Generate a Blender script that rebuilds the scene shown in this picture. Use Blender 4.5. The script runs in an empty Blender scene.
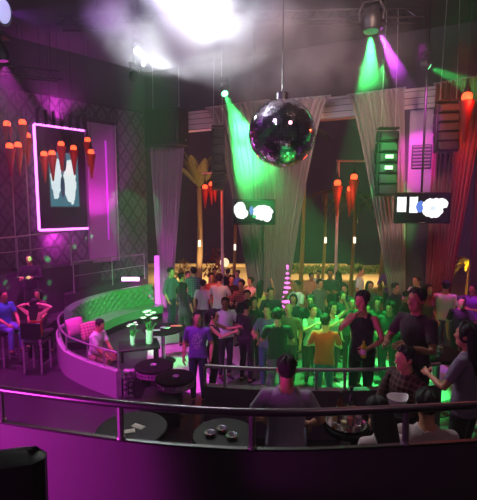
import bpy, math, random
import numpy as np
from mathutils import Vector, Matrix, Euler, Quaternion

random.seed(7)
rng = np.random.default_rng(7)
PI = math.pi
scene = bpy.context.scene
COL = scene.collection

# ------------------------------------------------------------------ camera
H = 3.6
FOC = 413.0
PITCH = math.atan(44.0 / FOC)
cam_d = bpy.data.cameras.new('camera')
cam = bpy.data.objects.new('camera', cam_d)
COL.objects.link(cam)
cam.location = (0, 0, H)
cam.rotation_euler = (PI / 2 - PITCH, 0, 0)
cam_d.sensor_fit = 'HORIZONTAL'
cam_d.sensor_width = 36
cam_d.lens = 36 * FOC / 477
cam_d.clip_start = 0.05
scene.camera = cam
scene.view_settings.view_transform = 'Standard'
scene.view_settings.look = 'None'
scene.view_settings.exposure = 0
scene.view_settings.gamma = 1


def ray(px, py):
    u = (px - 238.5) / FOC
    v = (250 - py) / FOC
    c, s = math.cos(PITCH), math.sin(PITCH)
    return Vector((u, c + v * s, -s + v * c))


def at_y(px, py, Y):
    d = ray(px, py)
    return Vector((0, 0, H)) + d * (Y / d.y)


def at_z(px, py, Z):
    d = ray(px, py)
    return Vector((0, 0, H)) + d * ((Z - H) / d.z)


# ------------------------------------------------------------------ materials
def lin(c):
    return tuple(((x / 255) / 12.92 if x / 255 <= 0.04045 else ((x / 255 + 0.055) / 1.055) ** 2.4) for x in c)


MATS = {}


def new_mat(name):
    m = bpy.data.materials.new(name)
    m.use_nodes = True
    nt = m.node_tree
    b = nt.nodes['Principled BSDF']
    return m, nt, b


def mat(name, rgb, rough=0.6, metal=0.0, var=0.12, scale=9.0, bump=0.0, spec=0.5, sheen=0.0, coat=0.0):
    """plain procedural surface: colour with a little noise, optional bump"""
    if name in MATS:
        return MATS[name]
    m, nt, b = new_mat(name)
    c = lin(rgb)
    tc = nt.nodes.new('ShaderNodeTexCoord')
    n = nt.nodes.new('ShaderNodeTexNoise')
    n.inputs['Scale'].default_value = scale
    n.inputs['Detail'].default_value = 3
    nt.links.new(tc.outputs['Object'], n.inputs['Vector'])
    r = nt.nodes.new('ShaderNodeMixRGB')
    r.inputs[1].default_value = (*[x * (1 - var) for x in c], 1)
    r.inputs[2].default_value = (*[min(1, x * (1 + var)) for x in c], 1)
    nt.links.new(n.outputs['Fac'], r.inputs[0])
    nt.links.new(r.outputs[0], b.inputs['Base Color'])
    b.inputs['Roughness'].default_value = rough
    b.inputs['Metallic'].default_value = metal
    b.inputs['Specular IOR Level'].default_value = spec
    if coat:
        b.inputs['Coat Weight'].default_value = coat
        b.inputs['Coat Roughness'].default_value = 0.1
    if sheen:
        b.inputs['Sheen Weight'].default_value = sheen
    if bump:
        bp = nt.nodes.new('ShaderNodeBump')
        bp.inputs['Strength'].default_value = bump
        bp.inputs['Distance'].default_value = 0.01
        nt.links.new(n.outputs['Fac'], bp.inputs['Height'])
        nt.links.new(bp.outputs['Normal'], b.inputs['Normal'])
    MATS[name] = m
    return m


def emit(name, rgb, strength, base=None):
    if name in MATS:
        return MATS[name]
    m, nt, b = new_mat(name)
    b.inputs['Base Color'].default_value = (*lin(base or rgb), 1)
    b.inputs['Emission Color'].default_value = (*lin(rgb), 1)
    b.inputs['Emission Strength'].default_value = strength
    b.inputs['Roughness'].default_value = 0.4
    MATS[name] = m
    return m


def M2(nt, op, a, b=None, clamp=False):
    n = nt.nodes.new('ShaderNodeMath')
    n.operation = op
    n.use_clamp = clamp
    for i, x in enumerate((a, b)):
        if x is None:
            continue
        if isinstance(x, (int, float)):
            n.inputs[i].default_value = x
        else:
            nt.links.new(x, n.inputs[i])
    return n.outputs[0]


def mixc(nt, fac, a, b):
    n = nt.nodes.new('ShaderNodeMixRGB')
    if isinstance(fac, (int, float)):
        n.inputs[0].default_value = fac
    else:
        nt.links.new(fac, n.inputs[0])
    for i, x in ((1, a), (2, b)):
        if isinstance(x, tuple):
            n.inputs[i].default_value = (*x, 1) if len(x) == 3 else x
        else:
            nt.links.new(x, n.inputs[i])
    return n.outputs[0]


def sep(nt, coord='Object'):
    tc = nt.nodes.new('ShaderNodeTexCoord')
    s = nt.nodes.new('ShaderNodeSeparateXYZ')
    nt.links.new(tc.outputs[coord], s.inputs[0])
    return s.outputs[0], s.outputs[1], s.outputs[2], tc


def plaid(name, base, line, alt, step=0.05, rough=0.8):
    if name in MATS:
        return MATS[name]
    m, nt, b = new_mat(name)
    x, y, z, tc = sep(nt)
    def stripes(v, st, w):
        f = M2(nt, 'FRACT', M2(nt, 'MULTIPLY', v, 1 / st))
        return M2(nt, 'LESS_THAN', f, w)
    a = stripes(x, step, 0.35)
    c = stripes(z, step, 0.35)
    s = M2(nt, 'MULTIPLY', M2(nt, 'ADD', a, c), 0.5)
    col = mixc(nt, s, lin(base), lin(alt))
    l = M2(nt, 'MAXIMUM', stripes(M2(nt, 'ADD', x, step * .3), step, 0.1), stripes(M2(nt, 'ADD', z, step * .3), step, 0.1))
    col = mixc(nt, M2(nt, 'MULTIPLY', l, 0.6), col, lin(line))
    nt.links.new(col, b.inputs['Base Color'])
    b.inputs['Roughness'].default_value = rough
    MATS[name] = m
    return m


def print_tee(name, base, ink):
    """t-shirt with a faded chest print"""
    if name in MATS:
        return MATS[name]
    m, nt, b = new_mat(name)
    x, y, z, tc = sep(nt)
    n = nt.nodes.new('ShaderNodeTexNoise')
    n.inputs['Scale'].default_value = 34
    n.inputs['Detail'].default_value = 5
    nt.links.new(tc.outputs['Object'], n.inputs['Vector'])
    dx = M2(nt, 'MULTIPLY', x, 1 / 0.10)
    dz = M2(nt, 'MULTIPLY', M2(nt, 'SUBTRACT', z, 1.23), 1 / 0.15)
    r2 = M2(nt, 'ADD', M2(nt, 'MULTIPLY', dx, dx), M2(nt, 'MULTIPLY', dz, dz))
    k = M2(nt, 'MULTIPLY', M2(nt, 'LESS_THAN', r2, 1.0), M2(nt, 'GREATER_THAN', n.outputs['Fac'], 0.5))
    k = M2(nt, 'MULTIPLY', k, M2(nt, 'LESS_THAN', y, 0.0))
    nt.links.new(mixc(nt, M2(nt, 'MULTIPLY', k, 0.75), lin(base), lin(ink)), b.inputs['Base Color'])
    b.inputs['Roughness'].default_value = 0.85
    MATS[name] = m
    return m


# ------------------------------------------------------------------ mesh builder
class MB:
    def __init__(self):
        self.v = []
        self.f = []

    def add(self, vs, fs):
        b = len(self.v)
        self.v += [tuple(v) for v in vs]
        self.f += [tuple(b + i for i in f) for f in fs]
        return self

    def box(self, c, s, rz=0.0, rx=0.0, bevel=0.0):
        """bevelled box, centre c, full size s"""
        hx, hy, hz = s[0] / 2, s[1] / 2, s[2] / 2
        R = Matrix.Rotation(rz, 3, 'Z') @ Matrix.Rotation(rx, 3, 'X')
        c = Vector(c)
        k = min(bevel, hx * .9, hy * .9, hz * .9)
        if k <= 0:
            vs = [Vector((x, y, z)) for z in (-hz, hz) for y in (-hy, hy) for x in (-hx, hx)]
            fs = [(0, 2, 3, 1), (4, 5, 7, 6), (0, 1, 5, 4), (2, 6, 7, 3), (0, 4, 6, 2), (1, 3, 7, 5)]
        else:
            rings = []
            for z, o in ((-hz, k), (-hz + k, 0), (hz - k, 0), (hz, k)):
                a, b_ = hx - o, hy - o
                q = k
                rings.append([(a, -b_ + q, z), (a, b_ - q, z), (a - q, b_, z), (-a + q, b_, z), (-a, b_ - q, z), (-a, -b_ + q, z), (-a + q, -b_, z), (a - q, -b_, z)])
            vs = [Vector(p) for r in rings for p in r]
            fs = [tuple(range(7, -1, -1)), tuple(range(24, 32))]
            for i in range(3):
                for j in range(8):
                    fs.append((i * 8 + j, i * 8 + (j + 1) % 8, i * 8 + 8 + (j + 1) % 8, i * 8 + 8 + j))
        return self.add([R @ v + c for v in vs], fs)

    def rings(self, rs, cap=True, closed=False):
        n = len(rs[0])
        vs = [p for r in rs for p in r]
        fs = []
        m = len(rs)
        for i in range(m if closed else m - 1):
            k = (i + 1) % m
            for j in range(n):
                fs.append((i * n + j, i * n + (j + 1) % n, k * n + (j + 1) % n, k * n + j))
        if cap and not closed:
            fs.append(tuple(range(n - 1, -1, -1)))
            fs.append(tuple((m - 1) * n + j for j in range(n)))
        return self.add(vs, fs)

    def tube(self, pts, r, n=8, cap=True, closed=False):
        pts = [Vector(p) for p in pts]
        rr = r if isinstance(r, (list, tuple)) else [r] * len(pts)
        rs = []
        prev = None
        m = len(pts)
        for i, p in enumerate(pts):
            if closed:
                t = pts[(i + 1) % m] - pts[i - 1]
            else:
                t = pts[min(i + 1, m - 1)] - pts[max(i - 1, 0)]
            t.normalize()
            if prev is None:
                a = Vector((0, 0, 1)) if abs(t.z) < .9 else Vector((0, 1, 0))
                x = t.cross(a).normalized()
            else:
                x = (prev - t * prev.dot(t)).normalized()
            prev = x
            y = t.cross(x)
            rs.append([p + (x * math.cos(2 * PI * j / n) + y * math.sin(2 * PI * j / n)) * rr[i] for j in range(n)])
        return self.rings(rs, cap, closed)

    def lathe(self, prof, n=20, c=(0, 0, 0), cap=True):
        c = Vector(c)
        rs = [[c + Vector((r * math.cos(2 * PI * j / n), r * math.sin(2 * PI * j / n), z)) for j in range(n)] for r, z in prof]
        return self.rings(rs, cap)

    def ball(self, c, s, n=12, m=8, R=None):
        if isinstance(s, (int, float)):
            s = (s, s, s)
        c = Vector(c)
        rs = []
        for i in range(m + 1):
            a = -PI / 2 + PI * i / m
            a = max(-PI / 2 + .02, min(PI / 2 - .02, a))
            r = []
            for j in range(n):
                p = Vector((s[0] * math.cos(a) * math.cos(2 * PI * j / n), s[1] * math.cos(a) * math.sin(2 * PI * j / n), s[2] * math.sin(a)))
                r.append(c + (R @ p if R is not None else p))
            rs.append(r)
        return self.rings(rs)

    def prism(self, poly, z0, z1):
        n = len(poly)
        vs = [(p[0], p[1], z0) for p in poly] + [(p[0], p[1], z1) for p in poly]
        fs = [tuple(range(n - 1, -1, -1)), tuple(range(n, 2 * n))]
        for j in range(n):
            fs.append((j, (j + 1) % n, n + (j + 1) % n, n + j))
        return self.add(vs, fs)

    def build(self, name, m=None, parent=None, smooth=True, loc=None, angle=40):
        me = bpy.data.meshes.new(name)
        me.from_pydata([tuple(v) for v in self.v], [], self.f)
        me.update()
        import bmesh
        bm = bmesh.new()
        bm.from_mesh(me)
        bmesh.ops.recalc_face_normals(bm, faces=bm.faces)
        if smooth:
            for f in bm.faces:
                f.smooth = True
            for e in bm.edges:
                if len(e.link_faces) == 2 and e.calc_face_angle(0) > math.radians(angle):
                    e.smooth = False
        bm.to_mesh(me)
        bm.free()
        if m is not None:
            me.materials.append(m)
        o = bpy.data.objects.new(name, me)
        COL.objects.link(o)
        if parent is not None:
            o.parent = parent
        if loc is not None:
            o.location = loc
        return o


def empty(name, loc, label=None, cat=None, group=None, rz=0.0):
    o = bpy.data.objects.new(name, None)
    COL.objects.link(o)
    o.location = loc
    o.rotation_euler = (0, 0, rz)
    o.empty_display_size = 0.1
    return tag(o, label, cat, group)


def tag(o, label=None, cat=None, group=None, kind=None):
    if label:
        o['label'] = label
    if cat:
        o['category'] = cat
    if group:
        o['group'] = group
    if kind:
        o['kind'] = kind
    return o


def struct(name, mb, m, smooth=False):
    o = mb.build(name, m, smooth=smooth)
    o['kind'] = 'structure'
    return o


def catmull(pts, k=8):
    pts = [Vector(p) for p in pts]
    out = []
    n = len(pts)
    for i in range(n - 1):
        p0 = pts[max(i - 1, 0)]
        p1, p2 = pts[i], pts[i + 1]
        p3 = pts[min(i + 2, n - 1)]
        for j in range(k):
            t = j / k
            out.append(0.5 * ((2 * p1) + (p2 - p0) * t + (2 * p0 - 5 * p1 + 4 * p2 - p3) * t * t + (3 * p1 - p0 - 3 * p2 + p3) * t ** 3))
    out.append(pts[-1])
    return out


def offset2d(path, d):
    """path shifted sideways by d to its left"""
    out = []
    for i, p in enumerate(path):
        t = path[min(i + 1, len(path) - 1)] - path[max(i - 1, 0)]
        t.z = 0
        t.normalize()
        out.append(p + Vector((-t.y, t.x, 0)) * d)
    return out


def ribbon(path, d0, d1, z0, z1):
    """solid strip along a path between two side offsets and two heights"""
    a, b = offset2d(path, d0), offset2d(path, d1)
    rs = []
    for p, q in zip(a, b):
        rs.append([Vector((p.x, p.y, z0)), Vector((q.x, q.y, z0)), Vector((q.x, q.y, z1)), Vector((p.x, p.y, z1))])
    return MB().rings(rs)


def spot(name, loc, tgt, rgb, power, deg, blend=0.3, radius=0.05):
    l = bpy.data.lights.new(name, 'SPOT')
    l.color = rgb
    l.energy = power
    l.spot_size = math.radians(deg)
    l.spot_blend = blend
    l.shadow_soft_size = radius
    o = bpy.data.objects.new(name, l)
    COL.objects.link(o)
    o.location = loc
    d = Vector(tgt) - Vector(loc)
    o.rotation_euler = d.to_track_quat('-Z', 'Y').to_euler()
    return o


def point(name, loc, rgb, power, radius=0.05):
    l = bpy.data.lights.new(name, 'POINT')
    l.color = rgb
    l.energy = power
    l.shadow_soft_size = radius
    o = bpy.data.objects.new(name, l)
    COL.objects.link(o)
    o.location = loc
    return o


def area(name, loc, tgt, rgb, power, sx, sy):
    l = bpy.data.lights.new(name, 'AREA')
    l.shape = 'RECTANGLE'
    l.color = rgb
    l.energy = power
    l.size = sx
    l.size_y = sy
    o = bpy.data.objects.new(name, l)
    COL.objects.link(o)
    o.location = loc
    d = Vector(tgt) - Vector(loc)
    o.rotation_euler = d.to_track_quat('-Z', 'Y').to_euler()
    return o
# ------------------------------------------------------------------ people
SKIN = {
    'tan': mat('skin_tan', (196, 140, 108), 0.55, var=.06),
    'brown': mat('skin_brown', (158, 104, 78), 0.55, var=.06),
    'light': mat('skin_light', (222, 172, 142), 0.55, var=.06),
}
HAIRM = {
    'black': mat('hair_black', (24, 18, 18), 0.75, var=.3, scale=60, bump=.4),
    'brown': mat('hair_brown', (58, 36, 26), 0.7, var=.3, scale=60, bump=.4),
    'grey': mat('hair_grey', (120, 112, 104), 0.5, var=.2, scale=60, bump=.4),
    'red': mat('hair_red', (150, 52, 34), 0.5, var=.3, scale=60, bump=.4),
}
EYE = mat('eye_dark', (30, 20, 18), 0.2)
EYEW = mat('eye_white', (214, 206, 200), 0.3)
LIP = mat('lip', (150, 78, 74), 0.5)
SHOE = mat('shoe_leather', (30, 26, 28), 0.4)


def cloth(name, rgb, rough=0.85):
    return mat('cloth_' + name, rgb, rough, var=.10, scale=26, bump=.25, sheen=.15)


ARMS = {
    'down': ((.25, -.07, .91), (.5, .6, 1.1)),
    'back': ((.24, .10, .93), (.6, .5, 1.1)),
    'hip': ((.20, -.04, 1.02), (.9, .3, 1.15)),
    'front': ((.13, -.30, 1.20), (.5, .05, .95)),
    'mouth': ((.06, -.19, 1.46), (.5, -.2, 1.0)),
    'up': ((.30, -.03, 1.90), (.7, 0, 1.5)),
    'upbent': ((.26, -.06, 1.78), (.9, .05, 1.45)),
    'head': ((.13, .04, 1.64), (.8, -.05, 1.55)),
    'clap': ((.06, -.33, 1.42), (.6, -.1, 1.0)),
    'reach': ((.14, -.50, 1.38), (.5, -.1, .9)),
    'lap': ((.13, -.32, 1.03), (.6, .3, 1.0)),
    'table': ((.17, -.42, 1.14), (.6, -.1, 1.0)),
    'phone': ((.08, -.36, 1.36), (.5, -.05, .95)),
}


def ik(a, target, pole, l1, l2):
    d = target - a
    L = d.length
    if L > (l1 + l2) * .985:
        d = d * ((l1 + l2) * .985 / L)
        L = d.length
    L = max(L, abs(l1 - l2) + .02)
    u = d.normalized()
    x = (l1 * l1 - l2 * l2 + L * L) / (2 * L)
    hgt = math.sqrt(max(0, l1 * l1 - x * x))
    p = pole - a
    p = p - u * p.dot(u)
    p = p.normalized() if p.length > 1e-4 else Vector((0, 1, 0))
    return a + u * x + p * hgt, a + d


TORSO_M = [(.85, .10, .085, 0), (.90, .155, .105, .005), (.96, .165, .11, .008), (1.03, .155, .102, 0), (1.11, .147, .096, 0), (1.20, .156, .104, 0),
           (1.29, .170, .113, 0), (1.36, .172, .108, .003), (1.415, .150, .09, .01), (1.455, .095, .07, .015), (1.49, .060, .060, .01), (1.57, .054, .058, -.003)]
TORSO_F = [(.85, .10, .09, 0), (.90, .162, .112, .01), (.96, .172, .118, .014), (1.03, .150, .10, .004), (1.11, .125, .086, 0), (1.20, .134, .095, -.006),
           (1.28, .146, .118, -.022), (1.34, .146, .104, -.008), (1.40, .128, .082, .008), (1.45, .075, .06, .012), (1.49, .047, .050, .006), (1.57, .044, .05, -.003)]
HEADP = [(-.120, .018, .022, -.052), (-.108, .038, .042, -.044), (-.075, .056, .066, -.026), (-.035, .066, .082, -.010), (.0, .073, .091, .0),
         (.04, .077, .097, .006), (.075, .070, .088, .010), (.098, .050, .066, .012), (.112, .028, .038, .012), (.118, .008, .010, .012)]


def head_profile(z):
    for (z0, a0, b0, c0), (z1, a1, b1, c1) in zip(HEADP, HEADP[1:]):
        if z <= z1:
            t = max(0, min(1, (z - z0) / (z1 - z0)))
            return a0 + (a1 - a0) * t, b0 + (b1 - b0) * t, c0 + (c1 - c0) * t
    return HEADP[-1][1:]


def hand_mesh(mb, w, d, out, s, curl=.5, grip=False):
    """palm, four unequal fingers and a side thumb at wrist w, pointing along d; out = back of the hand"""
    d = d.normalized()
    out = (out - d * out.dot(d)).normalized()
    side = d.cross(out).normalized()
    R = Matrix((side, d, out)).transposed()
    mb.ball(w + d * .045, (.041, .055, .017), 10, 6, R)
    mb.tube([w - d * .03, w + d * .02], [.024, .026], 8)
    bend = 1.25 if grip else curl
    for i, L in enumerate((.066, .078, .073, .056)):
        p = w + d * .085 + side * (.030 - .020 * i)
        pts, rr, a = [p - d * .02, p], [.0095, .0095], 0
        dirv = d.copy()
        for j, fr in enumerate((.45, .32, .23)):
            a += bend * (.75 if j == 0 else .85)
            dirv = d * math.cos(a) - out * math.sin(a)
            p = p + dirv * L * fr
            pts.append(p)
            rr.append(.0095 - .0012 * (j + 1))
        mb.tube(pts, rr, 6)
    # thumb leaves the index side near the wrist
    b = w + d * .02 + side * .030
    t1 = b + (side * .75 + d * .55 - out * .25).normalized() * .035
    t2 = t1 + (d * .9 + side * .25 - out * (.35 + .4 * bend)).normalized() * .03
    t3 = t2 + (d * .8 - out * (.4 + .5 * bend) - side * .1).normalized() * .024
    mb.tube([b - side * .012, t1, t2, t3], [.014, .0125, .011, .008], 6)


def shell(verts, faces, normals, mask, off, name, m, parent, thick=True):
    keep = mask[faces].all(axis=1)
    F = faces[keep]
    if len(F) == 0:
        return None
    ids = np.unique(F)
    remap = np.full(len(verts), -1)
    remap[ids] = np.arange(len(ids))
    V = verts[ids] + normals[ids] * off
    F = remap[F]
    n = len(ids)
    # turn the open hems inwards so the cloth ends with an edge of its own
    e = np.concatenate([F[:, [0, 1]], F[:, [1, 2]], F[:, [2, 3]], F[:, [3, 0]]])
    key = np.sort(e, axis=1)
    u, idx, cnt = np.unique(key, axis=0, return_index=True, return_counts=True)
    be = e[idx[cnt == 1]]
    V2 = np.concatenate([V, V - normals[ids] * (off + .004)])
    F2 = [tuple(f) for f in F.tolist()] + [(b, a, a + n, b + n) for a, b in be.tolist()]
    used = np.zeros(2 * n, bool)
    for f in (F, be, be + n):
        used[f.ravel()] = True
    rm = np.cumsum(used) - 1
    V2 = V2[used]
    F2 = [tuple(int(rm[i]) for i in f) for f in F2]
    me = bpy.data.meshes.new(name)
    me.from_pydata(V2.tolist(), [], F2)
    me.update()
    me.polygons.foreach_set('use_smooth', np.ones(len(me.polygons), bool))
    me.materials.append(m)
    o = bpy.data.objects.new(name, me)
    COL.objects.link(o)
    o.parent = parent
    return o


def hair_mesh(style, T):
    """hair as a thick cap that follows the skull; T maps head space to body space"""
    NA, NE = 36, 10
    thick = .006 if style == 'crop' else .014
    line_short = ((0, .086), (40, .082), (58, .050), (76, -.012), (88, -.004), (102, .008), (122, -.045), (180, -.078))
    line_long = ((0, .086), (38, .078), (56, .035), (72, -.045), (180, -.088))
    line = line_short if style in ('short', 'crop') else line_long
    hr = random.Random(len(PEOPLE) * 7 + 3)
    ph1, ph2 = hr.uniform(0, 6), hr.uniform(0, 6)
    outer, inner = [], []
    for e in range(NE + 1):
        ro, ri = [], []
        for j in range(NA):
            az = 2 * PI * j / NA                       # az 0 = front (-Y)
            deg = math.degrees(az if az <= PI else 2 * PI - az)
            for (d0, z0), (d1, z1) in zip(line, line[1:]):
                if deg <= d1:
                    zb = z0 + (z1 - z0) * (deg - d0) / (d1 - d0)
                    break
            zb += .006 * math.sin(9 * az + ph1)
            t = e / NE
            z = min(.118 + (zb - .118) * (t ** 1.15), .1175)
            a, b, c = head_profile(z)
            if e == 0:
                a, b = .004, .004
            k = thick * (1 + .30 * math.sin(7 * az + ph1 + 3 * t) + .20 * math.sin(13 * az + ph2 - 5 * t))
            if style == 'curly':
                k = thick * 1.9 * (1 + .35 * math.sin(9 * az + 8 * t + ph1))
            front = math.exp(-(deg / 45) ** 2)
            k *= (1 - .75 * t ** 4) * (1 + .55 * front * (1 - t))
            d = Vector((math.sin(az), -math.cos(az), 0))
            zz = z + k * 1.1 * max(0, 1 - t * 1.25)
            ro.append(Vector((d.x * (a + k), d.y * (b + k) + c, zz)))
            ri.append(Vector((d.x * a * .92, d.y * b * .92 + c, z - .004)))
        outer.append(ro)
        inner.append(ri)
    mb = MB()
    mb.rings([[T(p) for p in r] for r in outer + inner[::-1]], cap=True)
    if style in ('long', 'bob', 'veil'):
        drop = {'long': -.34, 'bob': -.16}.get(style, -.3)
        rs = []
        n = 16
        for i in range(8):
            t = i / 7
            z = .06 + (drop - .06) * t
            w = .098 + .020 * math.sin(t * PI) - .03 * t
            dp = .05 - .012 * t
            cy = .055 + .045 * t
            if t < .2:
                w *= .9
            rs.append([T(Vector((w * math.cos(2 * PI * j / n), cy + dp * math.sin(2 * PI * j / n) + .01 * math.sin(3 * 2 * PI * j / n), z))) for j in range(n)])
        mb.rings(rs)
    if style == 'bun':
        mb.ball(T(Vector((0, .12, .03))), .045)
    if style == 'tail':
        mb.tube([T(Vector(p)) for p in ((0, .10, .05), (0, .15, .04), (0, .165, -.06), (0, .14, -.20))], [.02, .03, .03, .008], 10)
    return mb


PEOPLE = []


def person(label, px, py, z0=0.0, h=1.75, face=0.0, sex='m', skin='tan', hair='short', haircol='black', top=('tee', None), bottom=('trousers', None),
           L='down', R='down', lean=0.0, side=0.0, yaw=0.0, nod=0.0, seat=None, vox=.016, group='guests standing in the club', curl=.5, grip='', knees=(.13, -.43), at=None, feet=None,
           face_parts=True, cat='person'):
    upM = Matrix.Translation((0, 0, .95)) @ Matrix.Rotation(math.radians(side), 4, 'Y') @ Matrix.Rotation(math.radians(lean), 4, 'X') @ Matrix.Translation((0, 0, -.95))
    dz = 0.0
    if seat is not None:
        dz = seat + .10 - .93
    up = lambda p: (upM @ Vector(p)) + Vector((0, 0, dz))
    tor = TORSO_F if sex == 'f' else TORSO_M
    mb = MB()
    segs = []                                            # a, b, ra, rb, label, ta, tb
    rs = []
    n = 16
    for z, a, b, c in tor:
        rs.append([up((a * math.cos(2 * PI * j / n), c + b * math.sin(2 * PI * j / n), z)) for j in range(n)])
    mb.rings(rs)
    for (z, a, b, c), (z2, a2, b2, c2) in zip(tor, tor[1:]):
        for o in (-1, 0, 1):
            segs.append((up((o * max(0, a - b), c, z)), up((o * max(0, a2 - b2), c2, z2)), b, b2, 'torso', z, z2))
    sw = .175 if sex == 'm' else .150
    k = 1.0 if sex == 'm' else .86
    hands = MB()
    for s, arm in ((1, L), (-1, R)):
        tgt, pole = ARMS[arm] if isinstance(arm, str) else arm
        sh = Vector((s * sw, .005, 1.405))
        el, wr = ik(sh, Vector((s * tgt[0], tgt[1], tgt[2])), Vector((s * pole[0], pole[1], pole[2])), .285, .255)
        sh_, el_, wr_ = up(sh), up(el), up(wr)
        inn = up(Vector((s * sw * .55, .005, 1.40)))
        m1 = sh_.lerp(el_, .45)
        m2 = el_.lerp(wr_, .35)
        mb.tube([inn, sh_, m1, el_, m2, wr_, wr_ + (wr_ - el_).normalized() * .02], [.055 * k, .058 * k, .048 * k, .040 * k, .041 * k, .027 * k, .02 * k], 10)
        segs.append((sh_, el_, .056 * k, .040 * k, 'upper', 0, 1))
        segs.append((el_, wr_, .042 * k, .027 * k, 'fore', 0, 1))
        d = (wr_ - el_).normalized()
        outv = up(el + Vector((s * .2, .1, .1))) - el_
        hb = (sh_ + el_) / 2 - wr_
        outv = Vector((s * .8, 0, .5)) if abs(d.z) < .7 else Vector((s, .25, 0))
        hands.add([], [])
        hm = MB()
        hand_mesh(hm, wr_, d, outv, s, curl, grip=('L' if s > 0 else 'R') in grip)
        if k < 1:
            hm.v = [tuple(wr_ + (Vector(v) - wr_) * .92) for v in hm.v]
        hands.add(hm.v, hm.f)
    for s in (1, -1):
        hip = Vector((s * .085, .005, .91))
        if seat is not None:
            hip = Vector((s * .09, .0, seat + .10))
            kn = Vector((s * knees[0], knees[1], seat + .075))
            an = Vector((s * knees[0], knees[1] + .03, max(.085, seat - .38)))
        else:
            fx = (feet or (.10, .0))
            kn = Vector((s * (.09 + fx[0]) / 2, -.03 + s * fx[1] * .5, .50))
            an = Vector((s * fx[0], .03 + s * fx[1], .085))
        m1 = hip.lerp(kn, .45)
        m2 = kn.lerp(an, .32)
        fk = 1.0 if sex == 'm' else .95
        mb.tube([hip + (hip - kn).normalized() * .05, hip, m1, kn, m2 + Vector((0, .015, 0)), an, an - Vector((0, 0, .03))], [.07, .090 * fk, .078 * fk, .056 * fk, .058 * fk, .037 * fk, .036], 12)
        segs.append((hip, kn, .090, .056, 'thigh', 0, 1))
        segs.append((kn, an, .058, .037, 'shin', 0, 1))
        fy = an + Vector((0, .045, -.04))
        mb.tube([fy, an + Vector((0, 0, -.042)), an + Vector((0, -.09, -.050)), an + Vector((s * .012, -.165, -.058)), an + Vector((s * .012, -.20, -.062))], [.028, .040, .036, .026, .016], 10)
        segs.append((fy, an + Vector((s * .012, -.2, -.06)), .034, .02, 'foot' + ('L' if s > 0 else 'R'), 0, 1))
    # head
    hm4 = Matrix.Translation((0, .0, 1.53)) @ Matrix.Rotation(math.radians(yaw), 4, 'Z') @ Matrix.Rotation(math.radians(nod), 4, 'X') @ Matrix.Translation((0, -.012, .102))
    T = lambda p: up(hm4 @ Vector(p))
    n = 18
    mb.rings([[T((a * math.cos(2 * PI * j / n), c + b * math.sin(2 * PI * j / n), z)) for j in range(n)] for z, a, b, c in HEADP])
    mb.tube([T((0, -.086, .022)), T((0, -.100, -.005)), T((0, -.113, -.026)), T((0, -.094, -.036))], [.010, .013, .017, .012], 8)
    mb.tube([T((-.045, -.082, .034)), T((0, -.091, .036)), T((.045, -.082, .034))], [.010, .011, .010], 8)
    mb.ball(T((0, -.086, -.088)), .020, 8, 6)
    for s in (1, -1):
        mb.ball(T((s * .078, .008, -.002)), (.013, .022, .034), 8, 6)
        mb.ball(T((s * .045, -.062, -.018)), .022, 8, 6)
    segs.append((T((0, 0, -.10)), T((0, 0, .10)), .08, .08, 'head', 0, 1))
    me = bpy.data.meshes.new('tmp')
    me.from_pydata([tuple(v) for v in mb.v], [], mb.f)
    me.update()
    import bmesh
    bm = bmesh.new()
    bm.from_mesh(me)
    # every loose shell outward, for a clean union
    bmesh.ops.recalc_face_normals(bm, faces=bm.faces)
    bm.to_mesh(me)
    bm.free()
    tmp = bpy.data.objects.new('tmp', me)
    COL.objects.link(tmp)
    md = tmp.modifiers.new('r', 'REMESH')
    md.mode = 'VOXEL'
    md.voxel_size = vox
    md.adaptivity = 0
    sm = tmp.modifiers.new('s', 'SMOOTH')
    sm.factor = .5
    sm.iterations = 3
    dg = bpy.context.evaluated_depsgraph_get()
    ev = tmp.evaluated_get(dg)
    me2 = bpy.data.meshes.new_from_object(ev)
    bpy.data.objects.remove(tmp)
    bpy.data.meshes.remove(me)
    nv = len(me2.vertices)
    V = np.empty(nv * 3, np.float32)
    me2.vertices.foreach_get('co', V)
    V = V.reshape(-1, 3).astype(float)
    nf = len(me2.polygons)
    F = np.empty(nf * 4, np.int32)
    me2.polygons.foreach_get('vertices', F)
    F = F.reshape(-1, 4)
    N = np.empty(nv * 3, np.float32)
    me2.vertex_normals.foreach_get('vector', N)
    N = N.reshape(-1, 3).astype(float)
    bpy.data.meshes.remove(me2)
    best = np.full(nv, 1e9)
    lab = np.empty(nv, dtype=object)
    tt = np.zeros(nv)
    for a, b, ra, rb, lb, ta, tb in segs:
        a_ = np.array(a)
        ab = np.array(b) - a_
        L2 = float(ab @ ab)
        t = np.clip(((V - a_) @ ab) / L2, 0, 1)
        dist = np.linalg.norm(V - a_ - t[:, None] * ab, axis=1) - (ra + (rb - ra) * t)
        m = dist < best
        best[m] = dist[m]
        lab[m] = lb
        tt[m] = (ta + (tb - ta) * t)[m]
    # body: one continuous surface with its hands
    nvb = len(V)
    me3 = bpy.data.meshes.new('body')
    allv = V.tolist() + [tuple(v) for v in hands.v]
    me3.from_pydata(allv, [], [tuple(f) for f in F.tolist()] + [tuple(nvb + i for i in f) for f in hands.f])
    me3.update()
    me3.polygons.foreach_set('use_smooth', np.ones(len(me3.polygons), bool))
    me3.materials.append(SKIN[skin])
    sc_ = h / 1.75
    topz = max(T((0, 0, .118)).z, T((0, .05, .10)).z, T((0, -.05, .10)).z)
    hx = T((0, 0, .1))
    rzz = math.radians(face)
    if at is not None:
        loc = Vector(at)
    else:
        wpt = at_z(px, py, z0 + (topz + .012) * sc_)
        loc = wpt - Matrix.Rotation(rzz, 3, 'Z') @ Vector((hx.x, hx.y, 0)) * sc_
        loc.z = z0
    root = empty('person', loc, label, cat, group, rzz)
    root.scale = (sc_,) * 3
    body = bpy.data.objects.new('body', me3)
    COL.objects.link(body)
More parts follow.
